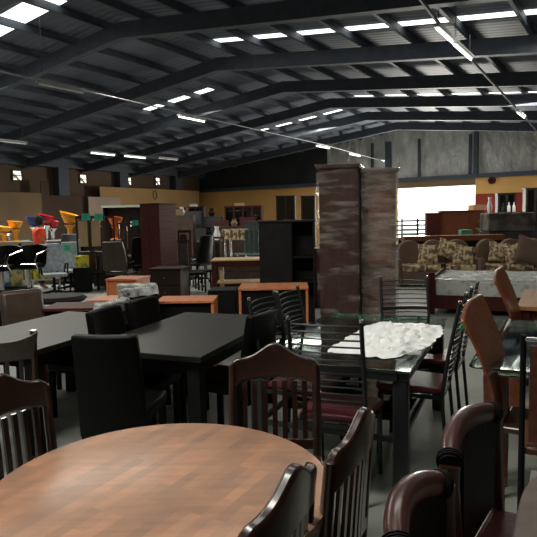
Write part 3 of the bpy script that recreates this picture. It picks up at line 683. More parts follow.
# ================================================================= MIDDLE GROUND
def wrapped(label, a, yaw, w_, d_, h, arch=False):
    # a: near left corner
    dx = Vector((math.cos(yaw), -math.sin(yaw))); dy = Vector((math.sin(yaw), math.cos(yaw))); c = Vector(a[:2]) + dx * w_ / 2 + dy * d_ / 2
    t = thing('tall_wardrobe', label, 'wardrobe', (c.x, c.y, 0), -yaw, 'stretch-wrapped tall wardrobes')
    MB().box((0, 0, h / 2), (w_, d_, h - 0.06)).build('carcass', M_wardrobe, t, bev=0.004)
    MB().box((0, 0, 0.02), (w_ - 0.03, d_ - 0.03, 0.04)).build('plinth', M_black, t)
    MB().box((0, 0, h - 0.02), (w_ + 0.07, d_ + 0.07, 0.05)).build('cornice', M_wardrobe, t, bev=0.01)
    if arch:
        pts = [(-w_ * 0.36, h * 0.45), (w_ * 0.36, h * 0.45)] + [(w_ * 0.36 * math.cos(R(q)), h * 0.82 + w_ * 0.36 * math.sin(R(q))) for q in range(0, 181, 12)]
        MB().prism(pts, -d_ / 2 - 0.015, -d_ / 2 + 0.005).build('arched_panel', M_rose, t)
        MB().box((0, -d_ / 2 - 0.008, h * 0.22), (w_ * 0.72, 0.016, h * 0.36)).build('lower_panel', M_redwood, t, bev=0.004)
    else:
        for s in (-1, 1):
            dr = MB().box((w_ / 2 + 0.008, s * d_ * 0.245, h / 2), (0.016, d_ * 0.47, h - 0.2)).build('door', M_wardrobe, t, bev=0.004)
            MB().tube([(w_ / 2 + 0.03, s * 0.03, h * 0.45), (w_ / 2 + 0.03, s * 0.03, h * 0.52)], 0.007, 6).build('handle', M_chrome, dr)
    b = MB(); n = 16; rings = []
    for i in range(31):
        z = 0.1 + (h - 0.09) * i / 30; row = []
        for sx, sy in ((-1, -1), (-0.33, -1), (0.33, -1), (1, -1), (1, -0.33), (1, 0.33), (1, 1), (0.33, 1), (-0.33, 1), (-1, 1), (-1, 0.33), (-1, -0.33)):
            e = 0.03 + 0.012 * noise.noise(Vector((sx * 3, sy * 3, z * 6))) + (0.025 if z > h - 0.06 else 0)
            row.append(b.bm.verts.new((sx * (w_ / 2 + e), sy * (d_ / 2 + e), z)))
        rings.append(row)
    for p_, q_ in zip(rings, rings[1:]):
        for k in range(12): b.bm.faces.new((p_[k], p_[(k + 1) % 12], q_[(k + 1) % 12], q_[k]))
    b.bm.faces.new(rings[-1]); b.build('stretch_wrap', M_wrap_heavy if arch else M_wrap, t)
    return t
wp = PD(319, 200, 7.2); wrapped('tall red-brown wardrobe in stretch wrap, left one with a plain side towards us', wp, R(14), 0.47, 0.6, 2.24)
wp = PD(363.5, 200, 7.4); wrapped('tall wardrobe in heavy stretch wrap with an arched panel, right one', wp, R(6), 0.41, 0.45, 2.2, True)
# dark open cabinet
wp = PD(259.5, 222, 8.6)
t = thing('dark_cabinet', 'tall dark cabinet with an open shelf bay right of its door, behind the orange desk', 'cabinet', (wp.x + 0.42, wp.y + 0.2, 0), R(-4))
M_black, _keep = M_hazeblack, M_black
b = MB(); b.box((-0.17, 0, 0.77), (0.5, 0.42, 1.53)); b.build('closed_body', M_black, t, bev=0.003)
MB().box((-0.17, -0.219, 0.78), (0.47, 0.018, 1.45)).build('door', M_black, t, bev=0.003)
b = MB(); b.box((0.4, 0, 0.77), (0.02, 0.42, 1.53)); b.box((0.24, 0.2, 0.77), (0.32, 0.02, 1.53))
b.build('open_bay', M_black, t); 
for z in (0.05, 0.62, 1.0): MB().box((0.24, 0, z), (0.3, 0.4, 0.02)).build('shelf', M_black, t)
MB().box((0, 0, 1.55), (0.88, 0.48, 0.03)).build('top', mat('dark_top', (0.05, 0.045, 0.04), 0.25), t, bev=0.004)
M_black = _keep
# orange-topped desks
a = P(238, 288.5, 0.75); desk('office_desk', 'desk with an orange laminate top and right side panel, black front, before the wrapped wardrobe', a, R(2), 0.86, 0.55, M_orange_wood, M_black, M_orange_wood)
a = P(155, 301.5, 0.75); desk('office_desk', 'dark desk with an orange laminate top behind the middle table', a, R(1), 0.62, 0.42, M_orange_wood, M_black, M_orange_wood)
a = P(86, 300.5, 0.75); desk('office_desk', 'low-looking orange-topped desk behind the plastic-covered leather chairs', a, R(1), 0.45, 0.4, M_orange_wood, M_redwood, M_orange_wood)
a = P(40, 309, 0.75); desk('office_desk', 'dark red-brown desk behind the left dining table', a, R(0), 0.55, 0.45, M_redwood, M_black, M_redwood)
a = P(105, 279, 0.75); desk('office_desk', 'small orange laminate desk with a solid front, in front of the office chairs', a, R(12), 0.5, 0.5, M_orange_wood, M_orange_wood, M_orange_wood)
a = P(214, 289, 0.74)
MB_ = P(210, 289.5, 0.6); cabinet('low_cabinet', 'low black cabinet left of the orange-topped desk', (P(222, 291, 0.72).x, P(222, 291, 0.72).y + 0.25, 0), R(-3), 0.34, 0.4, 0.72, M_black, cols=1, crown=0.0)
# table with light top
a = P(211, 260, 0.78); yaw = R(0)
t = thing('side_table', 'dark-framed table with a pale wooden top and lower shelf', 'table', (a.x + 0.55, a.y + 0.35, 0), 0)
MB().box((0, 0, 0.765), (1.1, 0.72, 0.03)).build('tabletop', M_light_wood, t, bev=0.004)
for sx in (-1, 1):
    for sy in (-1, 1): MB().box((sx * 0.5, sy * 0.3, 0.375), (0.09, 0.09, 0.75)).build('leg', M_redwood, t)
b = MB()
for s in (-1, 1): b.box((0, s * 0.3, 0.69), (0.92, 0.03, 0.12)); b.box((s * 0.47, 0, 0.69), (0.03, 0.6, 0.12)); MB().box((0, s * 0.3, 0.18), (0.92, 0.03, 0.05)).build('stretcher', M_redwood, t)
b.build('apron', M_redwood, t); MB().box((0, 0, 0.3), (0.9, 0.5, 0.03)).build('shelf', M_light_wood, t)
MB().box((-0.36, -0.1, 0.4), (0.08, 0.08, 0.68)).build('middle_post', M_light_wood, t)
# tall red cabinet and low dark one
q = PD(158, 300, 12.3); cabinet('tall_cabinet', 'tall dark red two-door cabinet left of the middle, taller than all round it', (q.x, q.y + 0.4, 0), R(-26), 0.5, 0.62, 1.97, M_redwood, cols=2, crown=0.02)
q = PD(168, 300, 10.8); cabinet('low_cabinet', 'low dark brown cabinet in front of the tall red cabinet', (q.x, q.y + 0.3, 0), R(-12), 0.62, 0.5, 0.68, mat('dark_brown_board', (0.04, 0.025, 0.02), 0.6, var=0.2, spec=0.1), rows=2, cols=1)

# ---------------------------------------------------------------- right: bed, sofa, cushions
ya = R(23); dx = Vector((math.cos(ya), -math.sin(ya))); dy = Vector((math.sin(ya), math.cos(ya)))
q = P(434, 280, 0.55); c = q.xy + dx * 1.0 + dy * 0.85; bw, bl = 2.0, 1.7
t = thing('bed', 'dark red wooden bed frame at right under a film-covered mattress', 'bed', (c.x, c.y, 0), -ya)
b = MB()
for s in (-1, 1): b.box((0, s * (bl / 2 + 0.02), 0.2), (bw, 0.03, 0.22))
b.build('side_rail', M_redwood, t, bev=0.004)
MB().box((-bw / 2 - 0.02, 0, 0.36), (0.04, bl, 0.5)).build('footboard', M_redwood, t, bev=0.004)
for s in (-1, 1): MB().box((-bw / 2 - 0.03, s * (bl / 2 + 0.02), 0.34), (0.09, 0.07, 0.68)).build('post', M_redwood, t, bev=0.006)
MB().box((bw / 2 + 0.03, 0, 0.5), (0.05, bl + 0.1, 1.0)).build('headboard', M_redwood, t, bev=0.01)
MB().box((0, 0, 0.23), (bw - 0.02, bl - 0.02, 0.05)).build('slat_base', M_redwood, t)
t = thing('mattress', 'quilted grey mattress in shiny clear film on the red bed', 'mattress', (c.x, c.y, 0), -ya)
b = MB(); b.slab(lambda u, v: ((-bw / 2 + 0.02 + (bw - 0.04) * u, -bl / 2 + 0.01 + (bl - 0.02) * v, 0.41 + 0.004 * math.sin(u * 40) * math.sin(v * 40)), (0, 0, 1)), 60, 50, 0.27); b.build('mattress_body', M_mattress, t, bev=0.03)
MB().slab(lambda u, v: ((-bw / 2 + bw * u, -bl / 2 + bl * v, 0.557 + 0.008 * noise.noise(Vector((u * 9, v * 9, 2)))), (0, 0, 1)), 50, 40, 0.004).build('film_cover', M_clear, t)
def cushion(label, loc, s, rot, m, grp=None, th=0.16):
    b = MB(); n = 12
    for side in (1, -1):
        g = []
        for i in range(n + 1):
            row = []
            for j in range(n + 1):
                u = 2 * i / n - 1; v = 2 * j / n - 1
                k = 1 - 0.10 * (1 - abs(v)) * abs(u) ** 3 ; k2 = 1 - 0.10 * (1 - abs(u)) * abs(v) ** 3
                row.append(b.bm.verts.new((u * k * s / 2, side * th / 2 * ((1 - u ** 4) * (1 - v ** 4)) ** 0.5, v * k2 * s / 2)))
            g.append(row)
        for i in range(n):
            for j in range(n): b.bm.faces.new((g[i][j], g[i + 1][j], g[i + 1][j + 1], g[i][j + 1]))
    bmesh.ops.remove_doubles(b.bm, verts=b.bm.verts, dist=0.0005)
    o = b.build('cushion', m); o.location = loc; o.rotation_euler = rot; return tag(o, label, 'cushion', grp)
def sofa(label, x0, x1, Y, rot, n):
    a = PD(x0, 260, Y); b_ = PD(x1, 260, Y); w_ = b_.x - a.x
    t = thing('sofa', label, 'sofa', ((a.x + b_.x) / 2, Y + 0.4, 0), rot, 'taupe sofas with patterned seats')
    MB().box((0, 0, 0.2), (w_, 0.8, 0.28)).build('base', M_sofa, t, bev=0.02)
    for k in range(n):
        cw = w_ / n; x = -w_ / 2 + cw * (k + 0.5)
        MB().box((x, -0.05, 0.41), (cw - 0.02, 0.72, 0.14)).build('seat_cushion', M_pattern, t, bev=0.03)
        pts = [(x - cw / 2 + 0.01, 0.45), (x + cw / 2 - 0.01, 0.45)] + [(x + (cw / 2 - 0.01) * math.cos(R(q)) , 0.78 + 0.24 * math.sin(R(q))) for q in range(0, 181, 15)]
        MB().prism(pts, 0.2, 0.4).build('back_cushion', M_sofa, t, bev=0.03)
    for sx in (-1, 1): MB().box((sx * (w_ / 2 + 0.07), 0, 0.33), (0.14, 0.8, 0.6)).build('armrest', M_sofa, t, bev=0.04)
    for sx in (-1, 1):
        for sy in (-1, 1): MB().box((sx * w_ * 0.45, sy * 0.33, 0.03), (0.06, 0.06, 0.06)).build('foot', M_black, t)
    return t
sofa('taupe three-seat sofa with patterned seat behind the bed, beside the wrapped wardrobe', 404, 478, 12.6, R(-4), 3)
sofa('second taupe sofa at the right edge behind the bed', 487, 560, 12.4, R(-2), 3)
G = 'paisley cushions on the sofas'
for px, py, Y, s, rx, lab in [(428, 254, 12.85, 0.46, 0.15, 'paisley cushion leaning at the left end of the first sofa'), (447, 249, 13.0, 0.44, 0.7, 'paisley cushion standing upright in the middle of the first sofa'),
                             (464, 255, 12.7, 0.46, 0.4, 'paisley cushion tilted at the right end of the first sofa'), (499, 252, 12.8, 0.46, 0.3, 'paisley cushion at the left of the second sofa'),
                             (514, 254, 12.6, 0.46, -0.5, 'paisley cushion leaning against the plain taupe cushion on the second sofa')]:
    q = PD(px, py, Y); cushion(lab, q, s, (R(-18), rx * 0.5, R(-5)), M_pattern, G)
q = PD(530, 251, 12.4); cushion('plain taupe cushion at the right edge on the second sofa', q, 0.62, (R(-15), 0.3, R(-10)), M_sofa)
# honey wood table at the right edge
a = P(517, 306, 0.75); ya2 = R(27); table('side_table', 'honey-coloured wooden table at the right edge beside the mattress', a.xy + Vector((math.cos(ya2), -math.sin(ya2))) * 0.9, ya2, 0.9, 1.3, M_honey, M_redwood)
# blue covered heap left of sofa
b = MB(); b.slab(lambda u, v: ((-0.35 + 0.7 * u, -0.2 + 0.4 * v, 0.55 + 0.35 * math.sin(PI * min(1, u * 1.1)) * math.sin(PI * v) ** 0.5 + 0.05 * noise.noise(Vector((u * 5, v * 5, 0)))), (0, 0, 1)), 14, 10, 0.02)
b.box((0, 0, 0.28), (0.6, 0.36, 0.56))
q = PD(404, 250, 13.9); o = b.build('covered_crate', M_bluesheet); o.location = (q.x + 0.1, q.y + 0.15, 0); tag(o, 'crate under a blue plastic sheet beside the sofa', 'crate')

# ================================================================= BACK, RIGHT
def at(px, Y): q = PD(px, 220, Y); return q.x
cabinet('reception_counter', 'wide brown wooden counter in front of the bright opening', (at(463, 18), 18.2, 0), R(-8), 1.35, 0.55, 1.72, M_rose, cat='counter', cols=3, rows=2, crown=0.03)
cabinet('side_counter', 'dark brown cabinet joined at the left of the reception counter', (at(435, 18), 18.25, 0), R(-8), 0.42, 0.5, 1.66, M_redwood, cols=1, rows=2, crown=0.02)
t = thing('cardboard_box', 'light brown cardboard box on the counter by the bright opening', 'box', (at(478, 18.2), 18.2, 1.72), R(8))
MB().box((0, 0, 0.08), (0.5, 0.35, 0.16)).build('carton', mat('cardboard', (0.5, 0.3, 0.15), 0.8), t); MB().box((0, 0, 0.163), (0.5, 0.05, 0.004)).build('tape', M_tan, t)
# plants
def shrub(name, label, loc, r, h, n=160, m=None):
    t = thing(name, label, 'plant', loc)
    MB().lathe([(0, 0), (r * 0.4, 0), (r * 0.5, h * 0.25), (r * 0.42, h * 0.25), (0, h * 0.22)], seg=14).build('pot', M_redwood, t)
    b = MB()
    for k in range(n):
        d = Vector((random.gauss(0, 1), random.gauss(0, 1), random.gauss(0, 1))).normalized() * random.random() ** 0.4
        c = Vector((d.x * r, d.y * r, h * 0.65 + d.z * h * 0.35)); u = Vector((random.gauss(0, 1), random.gauss(0, 1), random.gauss(0, 1))).normalized() * 0.07; v = u.orthogonal().normalized() * 0.03
        b.bm.faces.new([b.bm.verts.new(p_) for p_ in (c - u, c + v, c + u, c - v)])
    b.build('foliage', m or mat('leaf_green', (0.02, 0.07, 0.025), 0.5, var=0.3), t, smooth=False)
    MB().tube([(0, 0, h * 0.2), (0, 0, h * 0.7)], 0.02, 6).build('stem', M_darkwood, t)
    return t
shrub('potted_plant', 'dark green potted plant between the counter and the grey patterned boxes', (at(486, 17), 17.0, 0), 0.3, 1.65)
t = thing('wrapped_sofa_stack', 'grey patterned wrapped block standing before the red wall', 'furniture', (at(510, 15.8), 16, 0), R(-3))
MB().box((0, 0, 0.55), (1.2, 0.7, 1.1)).build('lower_block', M_blind, t, bev=0.02); MB().box((0, 0, 1.36), (1.25, 0.75, 0.5)).build('wrapped_block', M_darkbox, t, bev=0.03)
def display(name, label, px0, px1, Y, z0, z1, m=M_hazeblack, glow=0.0, rows=2, cols=2, goods=True):
    x0, x1 = at(px0, Y), at(px1, Y); w_ = x1 - x0; h = z1
    t = thing(name, label, 'cabinet', ((x0 + x1) / 2, Y + 0.2, 0), -TH * 0.3, 'dark display cabinets along the back wall')
    b = MB()
    for s in (-1, 1): b.box((s * (w_ / 2 - 0.02), 0, h / 2), (0.04, 0.4, h))
    b.box((0, 0.19, h / 2), (w_, 0.02, h)); b.box((0, 0, h - 0.02), (w_ + 0.04, 0.44, 0.04)); b.box((0, 0, z0 / 2), (w_ - 0.08, 0.38, z0))
    b.build('carcass', m, t)
    for k in range(1, rows + 1): MB().box((0, 0, z0 + (h - z0) * k / (rows + 1)), (w_ - 0.08, 0.36, 0.02)).build('shelf', m, t)
    cw = (w_ - 0.04) / cols
    for k in range(cols):
        x = -w_ / 2 + 0.02 + cw * (k + 0.5); b = MB()
        for s in (-1, 1): b.box((x + s * (cw / 2 - 0.02), -0.2, (z0 + h) / 2), (0.035, 0.02, h - z0 - 0.06)); b.box((x, -0.2, (z0 + h) / 2 + s * ((h - z0) / 2 - 0.05)), (cw, 0.02, 0.04))
        d = b.build('glass_door', m, t); MB().box((x, -0.2, (z0 + h) / 2), (cw - 0.06, 0.004, h - z0 - 0.1)).build('pane', M_pane, d)
    return t
def goods(name, label, cat, x, y, z, w_, d_, h, m, rot=0, kind='box', grp=None):
    b = MB()
    if kind == 'box': b.box((0, 0, h / 2), (w_, d_, h)).box((0, 0, h + 0.005), (w_ * 0.9, d_ * 0.9, 0.01))
    elif kind == 'bottle': b.lathe([(0, 0), (w_ / 2, 0), (w_ / 2, h * 0.6), (w_ * 0.18, h * 0.75), (w_ * 0.18, h), (0, h)], seg=12)
    elif kind == 'vase': b.lathe([(0, 0), (w_ * 0.3, 0), (w_ * 0.5, h * 0.4), (w_ * 0.25, h * 0.8), (w_ * 0.35, h), (w_ * 0.3, h), (0, h * 0.8)], seg=16)
    o = b.build(name, m, bev=0.004 if kind == 'box' else 0); o.location = (x, y, z); o.rotation_euler = (0, 0, rot); return tag(o, label, cat, grp)
display('display_cabinet', 'dark display cabinet with white bottles in front of the red wall', 499, 516, 19.2, 1.2, 2.28)
display('display_cabinet', 'dark gold-edged display cabinet at the right edge before the red wall', 527, 545, 18.9, 1.2, 2.42)
for k, (px, Y) in enumerate([(508, 18.85), (513, 18.85)]): goods('bottle', ['left of two white bottles before the dark display cabinet', 'right of two white bottles before the dark display cabinet'][k], 'bottle', at(px, Y), Y - 0.05, 1.64, 0.1, 0.1, 0.32, M_white, kind='bottle')
t = thing('display_shelf', 'low shelf carrying bottles in front of the display cabinet', 'shelf', (at(512, 18.8), 18.75, 0))
MB().box((0, 0, 1.62), (1.1, 0.3, 0.03)).build('board', M_redwood, t)
for s in (-1, 1): MB().box((s * 0.52, 0, 0.8), (0.03, 0.3, 1.6)).build('side', M_redwood, t)
goods('vase', 'pale slender vase beside the potted plant before the red wall', 'vase', at(489.5, 17.6), 17.6, 1.6, 0.16, 0.16, 0.5, M_white, kind='vase')
goods('plant_stand', 'dark stand under the pale slender vase', 'stand', at(489.5, 17.6), 17.6, 0, 0.35, 0.35, 1.58, M_redwood)
# vehicles / white boards visible at the opening: tables and white chairs in front of the light
t = thing('long_table', 'long dark table with pale edge in front of the bright opening', 'table', (at(437, 15.5), 15.6, 0), R(-2))
MB().box((0, 0, 0.98), (2.9, 0.7, 0.04)).build('tabletop', mat('grey_top', (0.3, 0.32, 0.32), 0.3), t, bev=0.005)
for sx in (-1, 1):
    for sy in (-1, 1): MB().box((sx * 1.35, sy * 0.3, 0.48), (0.06, 0.06, 0.96)).build('leg', M_black, t)
MB().box((0, 0, 0.45), (2.7, 0.5, 0.7)).build('skirt', M_black, t)
goods('green_basin', 'small pale green box on the long table before the brown counter', 'box', at(467.5, 15.3), 15.45, 1.0, 0.3, 0.25, 0.17, mat('pale_green', (0.1, 0.35, 0.2), 0.5), kind='box')
for k, (px, w_, h) in enumerate([(402, 0.5, 0.42), (419, 0.45, 0.32)]):
    x = at((399, 420)[k], 17.6) ; t = thing('garden_bench', ['pale slatted bench beside the wrapped wardrobe, before the bright opening', 'pale slatted bench nearer the brown counter, before the bright opening'][k], 'bench', (x + 0.1, 17.6 + 0.5 * k, 0.0), R(-5), 'pale slatted benches in the opening')
    for j in range(4): MB().box((0, 0.2, 1.0 + 0.14 * j), (1.0, 0.03, 0.05)).build('back_slat', mat('pale_grey_paint', (0.45, 0.46, 0.42), 0.5), t)
    for s in (-1, 1): MB().box((s * 0.5, 0.2, 0.75), (0.05, 0.05, 1.5)).build('post', M_black, t)
    MB().box((0, 0, 0.85), (1.05, 0.4, 0.04)).build('seat', M_mesh, t)
    for s in (-1, 1): MB().box((s * 0.45, -0.15, 0.42), (0.05, 0.05, 0.83)).build('leg', M_black, t)
t = thing('dark_credenza', 'low dark furniture with an orange wooden top behind the sofas', 'cabinet', (at(452, 14.6), 14.6, 0), R(-3))
MB().box((0, 0, 0.45), (2.4, 0.45, 0.9)).build('carcass', M_black, t); MB().box((0, 0, 1.0), (2.5, 0.5, 0.14)).build('top', M_rose, t, bev=0.01); MB().box((0, 0, 0.92), (2.4, 0.45, 0.03)).build('moulding', M_black, t)

# ================================================================= BACK, MIDDLE
display('display_cabinet', 'dark glass-doored cabinet against the orange wall, left of the wrapped wardrobe, pale behind its glass', 277, 296, 23.5, 1.4, 2.5, cols=2)
display('display_cabinet', 'narrow dark cabinet beside the wrapped wardrobe, farther right of two against the orange wall', 302, 316, 23.0, 1.0, 2.46, cols=1)
display('display_cabinet', 'long low dark cabinet along the orange wall behind the pale-topped table', 225, 263, 22.4, 0.9, 2.1, cols=4, m=M_redwood)
display('display_cabinet', 'dark cabinet in the corner left of the long low one', 188, 205, 24.5, 0.9, 2.15, cols=2)
display('display_cabinet', 'dark cabinet directly right of the tall red cabinet, farthest left of the back row', 174, 187, 23.5, 0.9, 2.1, cols=1, m=M_redwood)
goods('package', 'small pale package on top of the long low cabinet', 'box', at(240, 22.6), 22.6, 2.1, 0.4, 0.2, 0.1, M_tan)
goods('package', 'small pale package on top of the corner cabinet', 'box', at(194, 24.7), 24.7, 2.15, 0.3, 0.2, 0.1, M_white)
def glass_table(label, px0, px1, Y, d_, h=0.95):
    x0, x1 = at(px0, Y), at(px1, Y); w_ = x1 - x0; t = thing('display_table', label, 'table', ((x0 + x1) / 2, Y + d_ / 2, 0), 0, 'chrome-legged glass display tables at the back')
    MB().box((0, 0, h), (w_, d_, 0.02)).build('glass_top', mat('pale_glass_top', (0.3, 0.36, 0.36), 0.1), t); MB().box((0, 0, h * 0.45), (w_ - 0.1, d_ - 0.1, 0.015)).build('lower_shelf', M_black, t)
    for sx in (-1, 1):
        for sy in (-1, 1): MB().tube([(sx * (w_ / 2 - 0.05), sy * (d_ / 2 - 0.05), 0), (sx * (w_ / 2 - 0.05), sy * (d_ / 2 - 0.05), h)], 0.025, 8).build('leg', M_chrome, t)
    return t
glass_table('glass display table with goods beside the tall office chair', 196, 225, 17.0, 0.8)
glass_table('glass display table with chrome legs behind the pale-topped table, right one', 227, 246, 16.4, 0.7, 1.0)
glass_table('low glass display table just behind the pale-topped table', 233, 262, 15.0, 0.7, 0.65)
gl = [(201, 17.3, 'box', 'dark carton on the glass display table, leftmost', M_blind, 0.3, 0.35), (208, 17.4, 'vase', 'dark rounded vase on the glass display table', M_black, 0.28, 0.4), (216.5, 17.3, 'vase', 'white vase standing on the glass display table', M_white, 0.22, 0.42),
      (221, 17.5, 'box', 'brown carton at the right end of the glass display table', M_ply, 0.2, 0.25)]
for px, Y, kd, lab, m, w_, h in gl: goods('vase' if kd == 'vase' else 'carton', lab, 'vase' if kd == 'vase' else 'box', at(px, Y), Y, 0.96, w_, 0.25, h, m, kind=kd)
for k, (px, z, w_, m) in enumerate([(224, 1.01, 0.32, M_tan), (231, 1.01, 0.3, M_ply), (238, 1.01, 0.32, M_tan)]):
    goods('patterned_pillow_pack', ['patterned tan pack, left one in the row on the right glass table', 'patterned brown pack, middle one in the row on the right glass table', 'patterned tan pack, right one in the row on the right glass table'][k], 'package', at(px + 3, 16.6), 16.75, z, w_, 0.3, 0.28, M_pattern, kind='box', rot=0.2 * k)
# greenish glassware on low table
for k, px in enumerate((246, 251, 256)):
    goods('glass_case', ['tall greenish glass case on the low display table, left one', 'tall greenish glass case on the low display table, middle one', 'tall greenish glass case on the low display table, right one'][k], 'case', at(px, 15.2), 15.35, 0.66, 0.1, 0.1, 0.62, mat('greenish_glass', (0.06, 0.1, 0.09), 0.15), kind='box')
# ================================================================= BACK, LEFT
def office_chair(label, loc, rot, m, film=True, h=1.1, exec_=False):
    t = thing('office_chair', label, 'chair', loc, rot, 'office chairs on the pale floor')
    wb = 0.25 if not exec_ else 0.27
    b = MB(); b.slab(lambda u, v: ((-(wb - 0.05 * v ** 3) * (1 - 2 * u), -0.22 - 0.1 * v - 0.05 * (1 - (2 * u - 1) ** 2), 0.52 + (h - 0.52) * v), (0, 1, 0.1)), 8, 8, 0.09 if exec_ else 0.04); b.build('backrest', m, t, bev=0.015)
    MB().box((0, 0, 0.47), (0.5, 0.48, 0.08)).build('seat', M_filmcloth if film else m, t, bev=0.03)
    MB().tube([(0, 0, 0.1), (0, 0, 0.44)], 0.03, 10).build('gas_column', M_black, t)
    for s in (-1, 1): MB().tube([(s * 0.26, -0.2, 0.5), (s * 0.28, -0.18, 0.68), (s * 0.28, 0.1, 0.7), (s * 0.26, 0.14, 0.5), (s * 0.2, 0.1, 0.45)], 0.018, 8).build('armrest', M_black, t)
    for k in range(5):
        a = k * 2 * PI / 5 + 0.3; l_ = MB().tube([(0, 0, 0.12), (0.3 * math.cos(a), 0.3 * math.sin(a), 0.075)], [0.03, 0.018], 8).build('base_arm', M_black, t)
        MB().tube([(0.3 * math.cos(a) - 0.02, 0.3 * math.sin(a), 0.03), (0.3 * math.cos(a) + 0.02, 0.3 * math.sin(a), 0.03)], 0.03, 10).build('caster', M_black, l_)
    return t
def atf(px, py, z=0): return P(px, py, z)
oc = office_chair('film-covered grey office chair beside the person, left one', (at(51, 12.3), 12.3, 0), R(-150), M_filmcloth, h=1.13)
again(oc, 'film-covered dark grey office chair with a green price card on its back', (at(68, 13.2), 13.2, 0), R(-165))
office_chair('tall black executive chair right of the green price cards', (at(118, 12.6), 12.6, 0), R(-10), M_brownleather, film=False, h=1.16, exec_=True)
office_chair('mesh-backed dark office chair behind the film-covered ones', (at(62, 14.0), 14.0, 0), R(170), M_mesh, film=False, h=1.3)
office_chair('black office chair between the tall red cabinet and the display tables', (at(196, 14.5), 14.5, 0), R(60), M_leather, film=False, h=1.2, exec_=True)
office_chair('black office chair standing behind the small orange desk', (at(140, 14.2), 14.2, 0), R(15), M_leather, film=False, h=1.2)
def card(label, px, py, Y, s=0.24, rot=0):
    q = PD(px, py, Y); t = thing('price_card', label, 'sign', q, rot, 'green price cards')
    MB().box((0, 0, 0), (s, 0.008, s * 0.8)).build('card', M_green, t)
    for k in range(3): MB().box((0, -0.0055, s * (0.2 - 0.2 * k)), (s * (0.5, 0.62, 0.3)[k], 0.002, s * 0.05)).build('writing', M_ink, t)
card('green price card on the back of the film-covered office chair', 67, 248, 13.33, 0.17)
card('green price card on the left tall tan-backed chair', 86, 217, 13.29, 0.2)
card('green price card on the right tall tan-backed chair', 98.5, 217, 13.29, 0.2)
card('green price card beside the left face of the tall red cabinet', 135, 223, 14.05, 0.16)
# tall tan-backed dining chairs raised on a low platform
def tall_chair(label, x, y, rot, z):
    t = thing('tall_back_chair', label, 'chair', (x, y, z), rot, 'tall narrow tan-backed chairs')
    for s in (-1, 1): MB().box((s * 0.17, -0.2, 0.66), (0.035, 0.035, 1.32)).build('back_post', M_darkwood, t); MB().box((s * 0.17, 0.18, 0.22), (0.035, 0.035, 0.44)).build('front_leg', M_darkwood, t)
    MB().box((-0.03, -0.2, 0.9), (0.2, 0.02, 0.6)).build('back_panel', M_tan, t); MB().box((0, 0, 0.45), (0.38, 0.4, 0.06)).build('seat', M_darkwood, t, bev=0.015)
    MB().box((0, -0.2, 1.28), (0.34, 0.03, 0.06)).build('top_rail', M_darkwood, t)
    return t
def platform(label, px0, px1, Y, d_, h, m):
    x0, x1 = at(px0, Y), at(px1, Y); t = thing('display_platform', label, 'platform', ((x0 + x1) / 2, Y + d_ / 2, 0)); w_ = x1 - x0
    MB().box((0, 0, h - 0.02), (w_, d_, 0.04)).build('deck', m, t)
    for sx in (-1, 0, 1):
        for sy in (-1, 1): MB().box((sx * (w_ / 2 - 0.03), sy * (d_ / 2 - 0.03), (h - 0.04) / 2), (0.05, 0.05, h - 0.04)).build('post', M_black, t)
    MB().box((0, d_ * 0.3, h * 0.45), (w_ - 0.1, 0.02, h * 0.85)).build('back_panel', M_blind, t)
    return t
platform('low dark platform carrying the tall tan-backed chairs', 78, 112, 13.1, 1.0, 0.42, M_black)
for k, px in enumerate((87, 99.5)): tall_chair(['tall narrow chair with a tan back panel, left of two under the green cards', 'tall narrow chair with a tan back panel, right of two under the green cards'][k], at(px, 13.6), 13.62 - 0.1, R(4), 0.42)
for k, px in enumerate((93, 108)): 
    t = tall_chair(['dark tall chair seen between the two tan-backed chairs', 'dark tall chair right of the two tan-backed chairs'][k], at(px, 13.95), 13.9, R(8), 0.42)
    for c_ in t.children:
        if c_.name.startswith('back_panel'): c_.data.materials.clear(); c_.data.materials.append(M_darkwood)
# bar stools on the display platform
platform('long dark display platform under the bar stools at left', -6, 82, 14.6, 1.4, 1.12, M_grey)
platform('display platform under the orange stool and the shelf', 106, 120, 14.9, 0.8, 1.12, M_grey)
def bar_stool(name_m, label, px, pyt, Y, wpx, tilt=0.0, low=False):
    p = PD(px, pyt, Y); rr = wpx * Y / F / 2; base = 1.12; hh = p.z - base
    t = thing('bar_stool', label, 'stool', (p.x, p.y, base), 0.0, 'plastic bucket bar stools on display')
    b = MB(); prof = [(0, hh * 0.5), (rr * 0.55, hh * 0.56), (rr * 0.85, hh * 0.7), (rr, hh * 0.86), (rr * 0.94, hh * 0.86), (rr * 0.7, hh * 0.68), (0.0, hh * 0.6)]
    b.lathe(prof, seg=24)
    for v in b.bm.verts:
        if v.co.z > hh * 0.6: v.co.z += -v.co.x / rr * hh * 0.16 * (0.55 if tilt == 0 else tilt)
    b.build('bucket_seat', name_m, t)
    MB().lathe([(rr * 0.62, hh * 0.5), (rr * 0.28, hh * 0.36), (rr * 0.22, hh * 0.06), (rr * 0.7, 0.012), (rr * 0.7, 0), (0, 0)], seg=20).build('pedestal', name_m if not low else M_chrome, t)
    return t
bar_stool(M_yellow, 'yellow bar stool at the very left edge', 3, 224, 14.9, 17)
bar_stool(M_yellow, 'yellow bar stool second from the left edge', 15, 218, 15.2, 15, 0.2)
bar_stool(M_yellow, 'yellow bar stool with its tall cone seat beside the green price cards', 69, 209, 14.9, 18)
bar_stool(M_orange_p, 'orange bar stool right of the green price cards', 115, 213, 15.2, 15, 0.2)
bar_stool(M_blue_p, 'blue bucket stool beside the red one above the person', 34, 213, 15.0, 18, 0.25, True)
bar_stool(M_red_p, 'red bucket stool right of the blue one', 45, 211, 15.4, 16, 0.4, True)
bar_stool(M_red_p, 'lower dark red stool behind the blue and red ones', 52, 217, 15.6, 14, 0.4, True)
